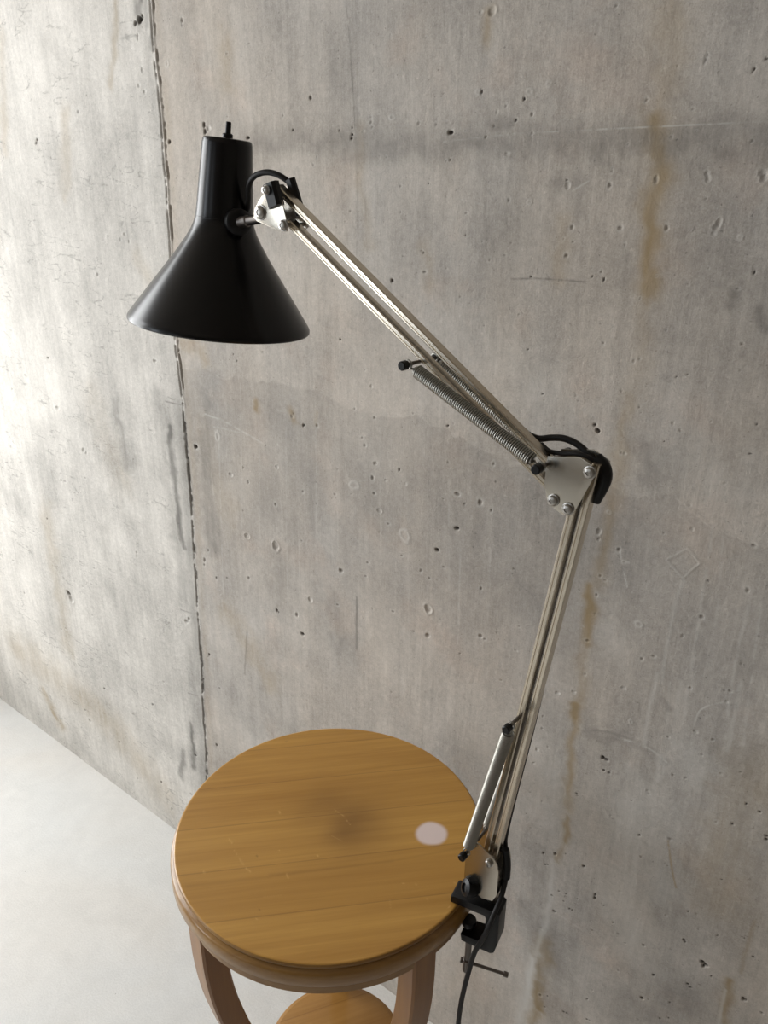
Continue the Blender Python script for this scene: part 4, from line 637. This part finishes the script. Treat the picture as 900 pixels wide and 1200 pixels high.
# springs on pins
def pin(x, z, y0=0.504, y1=0.556, r=0.0017):
    g = cyl((x, y0 + .002, z), (x, y1 - .002, z), r, 14)
    o = lp('spring_pin', g, M_DULL)
    for ya, yb in ((y0 - 0.003, y0 + 0.0045), (y1 - 0.0045, y1 + 0.003)):
        lp('rubber_cap', cyl((x, ya, z), (x, yb, z), 0.0040, 18, 0.0008), M_PLAST, o)
    return o
def spring(a, b, y, R=0.0051, wire=0.00088, turns=66, hook=0.011):
    a = Vector((a[0], y, a[1])); b = Vector((b[0], y, b[1])); d = (b - a).normalized(); L = (b - a).length
    u = Vector((0, 1, 0)); w = d.cross(u); P = []
    # hook at a
    for k in range(14): t = pi * 1.55 * k / 13 - 0.3; P.append(a + w * (0.0034 * sin(t - 0.4)) - d * 0.0034 * cos(t - 0.4))
    P = P[::-1][:1] and P
    n = 14 * turns; s0, s1 = hook * 0.72, L - hook * 0.72
    for k in range(n + 1):
        t = k / n; an = 2 * pi * turns * t; rr = R * min(1, 0.35 + min(t, 1 - t) * turns * 0.65)
        P.append(a + d * (s0 + (s1 - s0) * t) + (u * cos(an) + w * sin(an)) * rr)
    for k in range(14): t = pi * 1.55 * k / 13 - 0.3; P.append(b - w * (0.0034 * sin(t + 1.6)) + d * 0.0034 * cos(t + 1.6) * -1)
    return lp('coil_spring', sweep(P, wire, 6), M_SPRING, angle=80)
PU = (-0.3748, 1.2522); PL = (-0.2545, 0.947); PB = (-0.2912, 0.7745); PE = (-0.2475, 1.1905)
pin(*PU); pin(*PE); pin(*PL); pin(*PB, y0=0.503, y1=0.557)
for y in (0.511, 0.549):
    spring(PU, PE if y < AY else (PE[0] - 0.001, PE[1] - 0.0115), y); spring(PL, PB, y, R=0.0052, turns=86)
# head bracket
HPL = [(-0.5420, 1.3830), (-0.5500, 1.3760), (-0.5560, 1.3690), (-0.5572, 1.3620), (-0.5540, 1.3590), (-0.5237, 1.3506), (-0.5162, 1.3511), (-0.5148, 1.3563), (-0.5206, 1.3760), (-0.5270, 1.3880), (-0.5370, 1.3900)]
hp = lp('head_plate', plate(HPL, FY - 0.0012, FY), M_PLATE, bevel=0.0004)
lp('head_plate', plate(HPL, BY, BY + 0.0012), M_PLATE, bevel=0.0004)
bolt(*H2, parent=hp); bolt(H3[0], H3[1], 0.0036, parent=hp, y=0.5125)
o = bolt(*H1, r=0.0058, parent=hp)
lp('bracket_cap', bar((-0.5335, 0.5175, 1.3905), (-0.5275, 0.5175, 1.3715), 0.0155, 0.010, (0, 1, 0), 0.0025), M_PLAST)
lp('bracket_cap', bar((-0.5290, 0.5375, 1.3940), (-0.5170, 0.5375, 1.3640), 0.010, 0.0075, (0, 1, 0), 0.0025), M_PLAST)
# shade
SA, SB = 0.0963, 0.0622; AX = Vector((sin(SA) * cos(SB), sin(SB), cos(SA) * cos(SB))); RC = Vector((-0.6297, 0.530, 1.2573))
PO = [(0.0911, 0.0), (0.0918, 0.0012), (0.0916, 0.0035), (0.0895, 0.0070), (0.0700, 0.0345), (0.0560, 0.0540), (0.0440, 0.0712), (0.0370, 0.0820), (0.0320, 0.0910), (0.0292, 0.0980), (0.0280, 0.1040), (0.0274, 0.1100), (0.0252, 0.1450), (0.0236, 0.1690), (0.0232, 0.1718), (0.0222, 0.1733), (0.0205, 0.1738), (0.0001, 0.1742)]
PI_ = [(0.0001, 0.1720), (0.0215, 0.1715), (0.0262, 0.1100), (0.0270, 0.1000), (0.0355, 0.0815), (0.0545, 0.0535), (0.0885, 0.0065), (0.0900, 0.0006)]
def refine(p):
    q = catmull([(r, h) for r, h in p], 3); return [(max(a[0], 1e-4), a[1]) for a in q]
v, f = lathe(PO + PI_, RC, AX, 96, closed=True)
sh = lp('lamp_shade', (v, f), M_BLACK, angle=28)
inn = lp('shade_lining', lathe([(r - 0.0004, h) for r, h in PI_[::-1]], RC, AX, 72), M_INNER, sh)
inn.data.materials[0] = M_INNER
bm = bmesh.new(); bm.from_mesh(inn.data); fs = [q for q in bm.faces if len(q.verts) > 10 and min((Vector(v_.co) - RC).dot(AX) for v_ in q.verts) < 0.01]; bmesh.ops.delete(bm, geom=fs, context='FACES_ONLY'); bm.to_mesh(inn.data); bm.free()
lp('shade_collar', lathe([(0.0276, 0.1005), (0.0284, 0.1015), (0.0284, 0.1030), (0.0276, 0.1040)], RC, AX, 72, closed=True), M_BLACK, sh)
tp = RC + AX * 0.1738
lp('rotary_switch', join([lathe([(0.0050, 0), (0.0050, 0.0035), (0.0042, 0.0045)], tp, AX, 18), lathe([(0.0028, 0.004), (0.0026, 0.0135), (0.0020, 0.0145)], tp, AX + Vector((0.06, 0, 0)), 16)]), M_PLAST, sh)
lp('light_bulb', lathe([(0.013, 0.105), (0.013, 0.088), (0.018, 0.075), (0.026, 0.058), (0.029, 0.042), (0.026, 0.026), (0.015, 0.015), (0.0005, 0.011)], RC, AX, 32), mat_plain('frosted_bulb', (0.8, 0.8, 0.78), 0.3), sh)
# swivel joint between shade and bracket
nk = Vector((-0.5868, 0.5285, 1.3585)); dirn = (Vector((H1[0], 0.5275, H1[1] - 0.0045)) - nk).normalized()
ku = Vector((1, -0.42, 0.05)).normalized(); kb = Vector((-0.5865, 0.5255, 1.3570))
lp('swivel_washer', lathe([(0.0125, -0.008), (0.0125, 0.0), (0.0105, 0.0022), (0.006, 0.0034)], kb, ku, 32), M_PLAST)
lp('swivel_stem', lathe([(0.0052, 0.0), (0.0052, 0.010), (0.0044, 0.011), (0.0044, 0.030), (0.0052, 0.032), (0.0052, 0.046)], kb + ku * 0.001, Vector((1, 0.08, 0.14)), 24), M_DULL)
# base yoke
YPL = [(-0.2960, 0.7650), (-0.2850, 0.7860), (-0.2800, 0.7850), (-0.2640, 0.7770), (-0.2600, 0.7720), (-0.2580, 0.7640), (-0.2575, 0.7340), (-0.2620, 0.7230), (-0.2740, 0.7180), (-0.2960, 0.7250)]
yk = lp('base_yoke', join([plate(YPL, FY - 0.0012, FY), plate(YPL, BY, BY + 0.0012), plate([(-0.2575, 0.734), (-0.2587, 0.734), (-0.2592, 0.764), (-0.2580, 0.764)], FY, BY), plate([(-0.2740, 0.7180), (-0.2620, 0.7230), (-0.2615, 0.7240), (-0.2740, 0.7192)], FY, BY)]), M_PLATE)
bolt(*B1_, r=0.0038, parent=yk)
lp('yoke_post', cyl((-0.2680, 0.530, 0.708), (-0.2680, 0.530, 0.7200), 0.0065, 20), M_BOLT)
# clamp, in its own frame
CA = radians(11.0); CO = Vector((-0.2705, 0.5250, 0.70)); cx = Vector((cos(CA), sin(CA), 0)); cy = Vector((-sin(CA), cos(CA), 0)); cz = Vector((0, 0, 1))
def cl(p): return CO + cx * p[0] + cy * p[1] + cz * p[2]
def prism(poly, y0, y1):
    n = len(poly); v = [cl((x, y0, z)) for x, z in poly] + [cl((x, y1, z)) for x, z in poly]
    return v, [(i, (i + 1) % n, n + (i + 1) % n, n + i) for i in range(n)] + [tuple(range(n))[::-1], tuple(range(n, 2 * n))]
jaw = [(-0.0370, 0.0008), (-0.0370, 0.0085), (-0.0345, 0.0100), (0.013, 0.0115), (0.0165, 0.0095), (0.0165, -0.0320), (0.0135, -0.0450), (0.0095, -0.0480), (-0.0140, -0.0480), (-0.0225, -0.0475), (-0.0240, -0.0385), (-0.0060, -0.0375), (0.0000, -0.0350), (0.0020, -0.0310), (0.0020, -0.0020), (0.0005, 0.0006)]
cp = lp('clamp', prism(jaw, -0.0115, 0.0115), M_PLAST, bevel=0.0012)
SX = -0.0175
lp('clamp_screw', join([cyl(cl((SX, -0.001, -0.094)), cl((SX, -0.001, -0.046)), 0.0036, 18), cyl(cl((SX, -0.001, -0.047)), cl((SX, -0.001, -0.0700 + 0.040)), 0.0034, 18), cyl(cl((SX, -0.001, -0.101)), cl((SX, -0.001, -0.084)), 0.0052, 18)]), M_DULL, cp)
lp('pressure_pad', lathe([(0.0040, -0.0100), (0.0070, -0.0080), (0.0080, -0.0050), (0.0080, -0.0018), (0.0074, 0.0)], cl((SX - 0.001, -0.001, -0.0254)), (0, 0, 1), 28), M_PLAST, cp)
lp('tommy_bar', join([cyl(cl((SX - 0.004, -0.001, -0.0895)), cl((SX + 0.040, 0.010, -0.0965)), 0.0018, 12), cyl(cl((SX - 0.008, -0.002, -0.0889)), cl((SX - 0.004, -0.001, -0.0895)), 0.0031, 12), cyl(cl((SX + 0.038, 0.0095, -0.0962)), cl((SX + 0.043, 0.0107, -0.0969)), 0.0029, 12)]), M_DULL, cp)
kc = Vector((-0.2865, 0.5130, 0.7275)); kd = Vector((-0.55, -0.75, 0.36)).normalized()
lp('locking_knob', join([lathe([(0.0060, -0.010), (0.0085, -0.006), (0.0092, 0.0), (0.0085, 0.0050), (0.0045, 0.0065), (0.0040, 0.0045), (0.0002, 0.0045)], kc, kd, 26), bar(kc - Vector((-.004, -.005, .010)), kc + Vector((0.004, 0.005, 0.012)), 0.0060, 0.014, kd, 0.0018)]), M_PLAST, cp)
# cable
def cable(P, r=0.0027, n=8): return sweep(catmull(P, n), r, 12)
ct = AY + 0.0085
def along(a, b, t, off=0.0055):
    a = np.array(a); b = np.array(b); p = a + (b - a) * t; u = (b - a) / np.linalg.norm(b - a); nrm = np.array([-u[1], u[0]])
    if nrm[0] < 0: nrm = -nrm
    p = p + nrm * off; return (p[0], ct, p[1])
head = [(-0.6000, 0.5430, 1.3640), (-0.5905, 0.5400, 1.3680), (-0.5850, 0.5370, 1.3760), (-0.5790, 0.5330, 1.3880), (-0.5680, 0.5300, 1.3965), (-0.5530, 0.5310, 1.4000), (-0.5400, 0.5340, 1.3975), (-0.5300, 0.5380, 1.3905), (-0.5230, 0.5390, 1.3800)]
lp('power_cord', cable(head + [along(H3, EP, t, -0.0035) for t in (0.08, 0.3, 0.6, 0.85, 0.93)], 0.0026), M_CORD)
elb = [(-0.2770, 0.5405, 1.2040), (-0.2675, 0.5430, 1.2015), (-0.2570, 0.5440, 1.2040), (-0.2465, 0.5440, 1.2055), (-0.2360, 0.5440, 1.2035), (-0.2265, 0.5430, 1.1990), (-0.2170, 0.5410, 1.1935), (-0.2115, 0.5400, 1.1860), (-0.2115, 0.5400, 1.1780), (-0.2150, 0.5400, 1.1680), (-0.2190, 0.5405, 1.1580)]
elb += [(x, 0.5420, z) for x, z in ((-0.2330, 1.06), (-0.2470, 0.94), (-0.2600, 0.84), (-0.2655, 0.79))]
elb += [(-0.2640, 0.5400, 0.7750), (-0.2570, 0.5340, 0.7560), (-0.2545, 0.5230, 0.7330), (-0.2560, 0.5100, 0.7120), (-0.2600, 0.5035, 0.6900), (-0.2690, 0.5010, 0.6600), (-0.2745, 0.5020, 0.6280), (-0.2800, 0.5030, 0.5900), (-0.2835, 0.5040, 0.5550), (-0.2850, 0.5050, 0.5150),
        (-0.2840, 0.5060, 0.45), (-0.2830, 0.5080, 0.30), (-0.2800, 0.5200, 0.12), (-0.2720, 0.5400, 0.03), (-0.2500, 0.5650, 0.0032), (-0.15, 0.62, 0.0030), (0.05, 0.66, 0.0030), (0.40, 0.70, 0.0030)]
lp('power_cord', cable(elb, 0.0027), M_CORD)
lp('power_cord', cable([(-0.2620, 0.5380, 1.1990), (-0.2520, 0.5330, 1.1965), (-0.2400, 0.5320, 1.1975), (-0.2280, 0.5320, 1.1995), (-0.2180, 0.5330, 1.1975), (-0.2120, 0.5350, 1.1920), (-0.2085, 0.5370, 1.1840), (-0.2110, 0.5390, 1.1740)], 0.0019), M_CORD)
lp('cord_clip', sweep(catmull([(-0.2150, 0.5370, 1.1975), (-0.2080, 0.5360, 1.1925), (-0.2055, 0.5355, 1.1850), (-0.2075, 0.5360, 1.1760), (-0.2125, 0.5370, 1.1640)], 5), 0.0050, 12), M_PLAST)
lp('cord_clip', sweep(catmull([(-0.2610, 0.5340, 0.7790), (-0.2570, 0.5330, 0.7640), (-0.2550, 0.5300, 0.7480)], 5), 0.0040, 12), M_PLAST)
for o in LP: o.parent = lamp; o.matrix_parent_inverse = Matrix.Translation(-lamp.location)
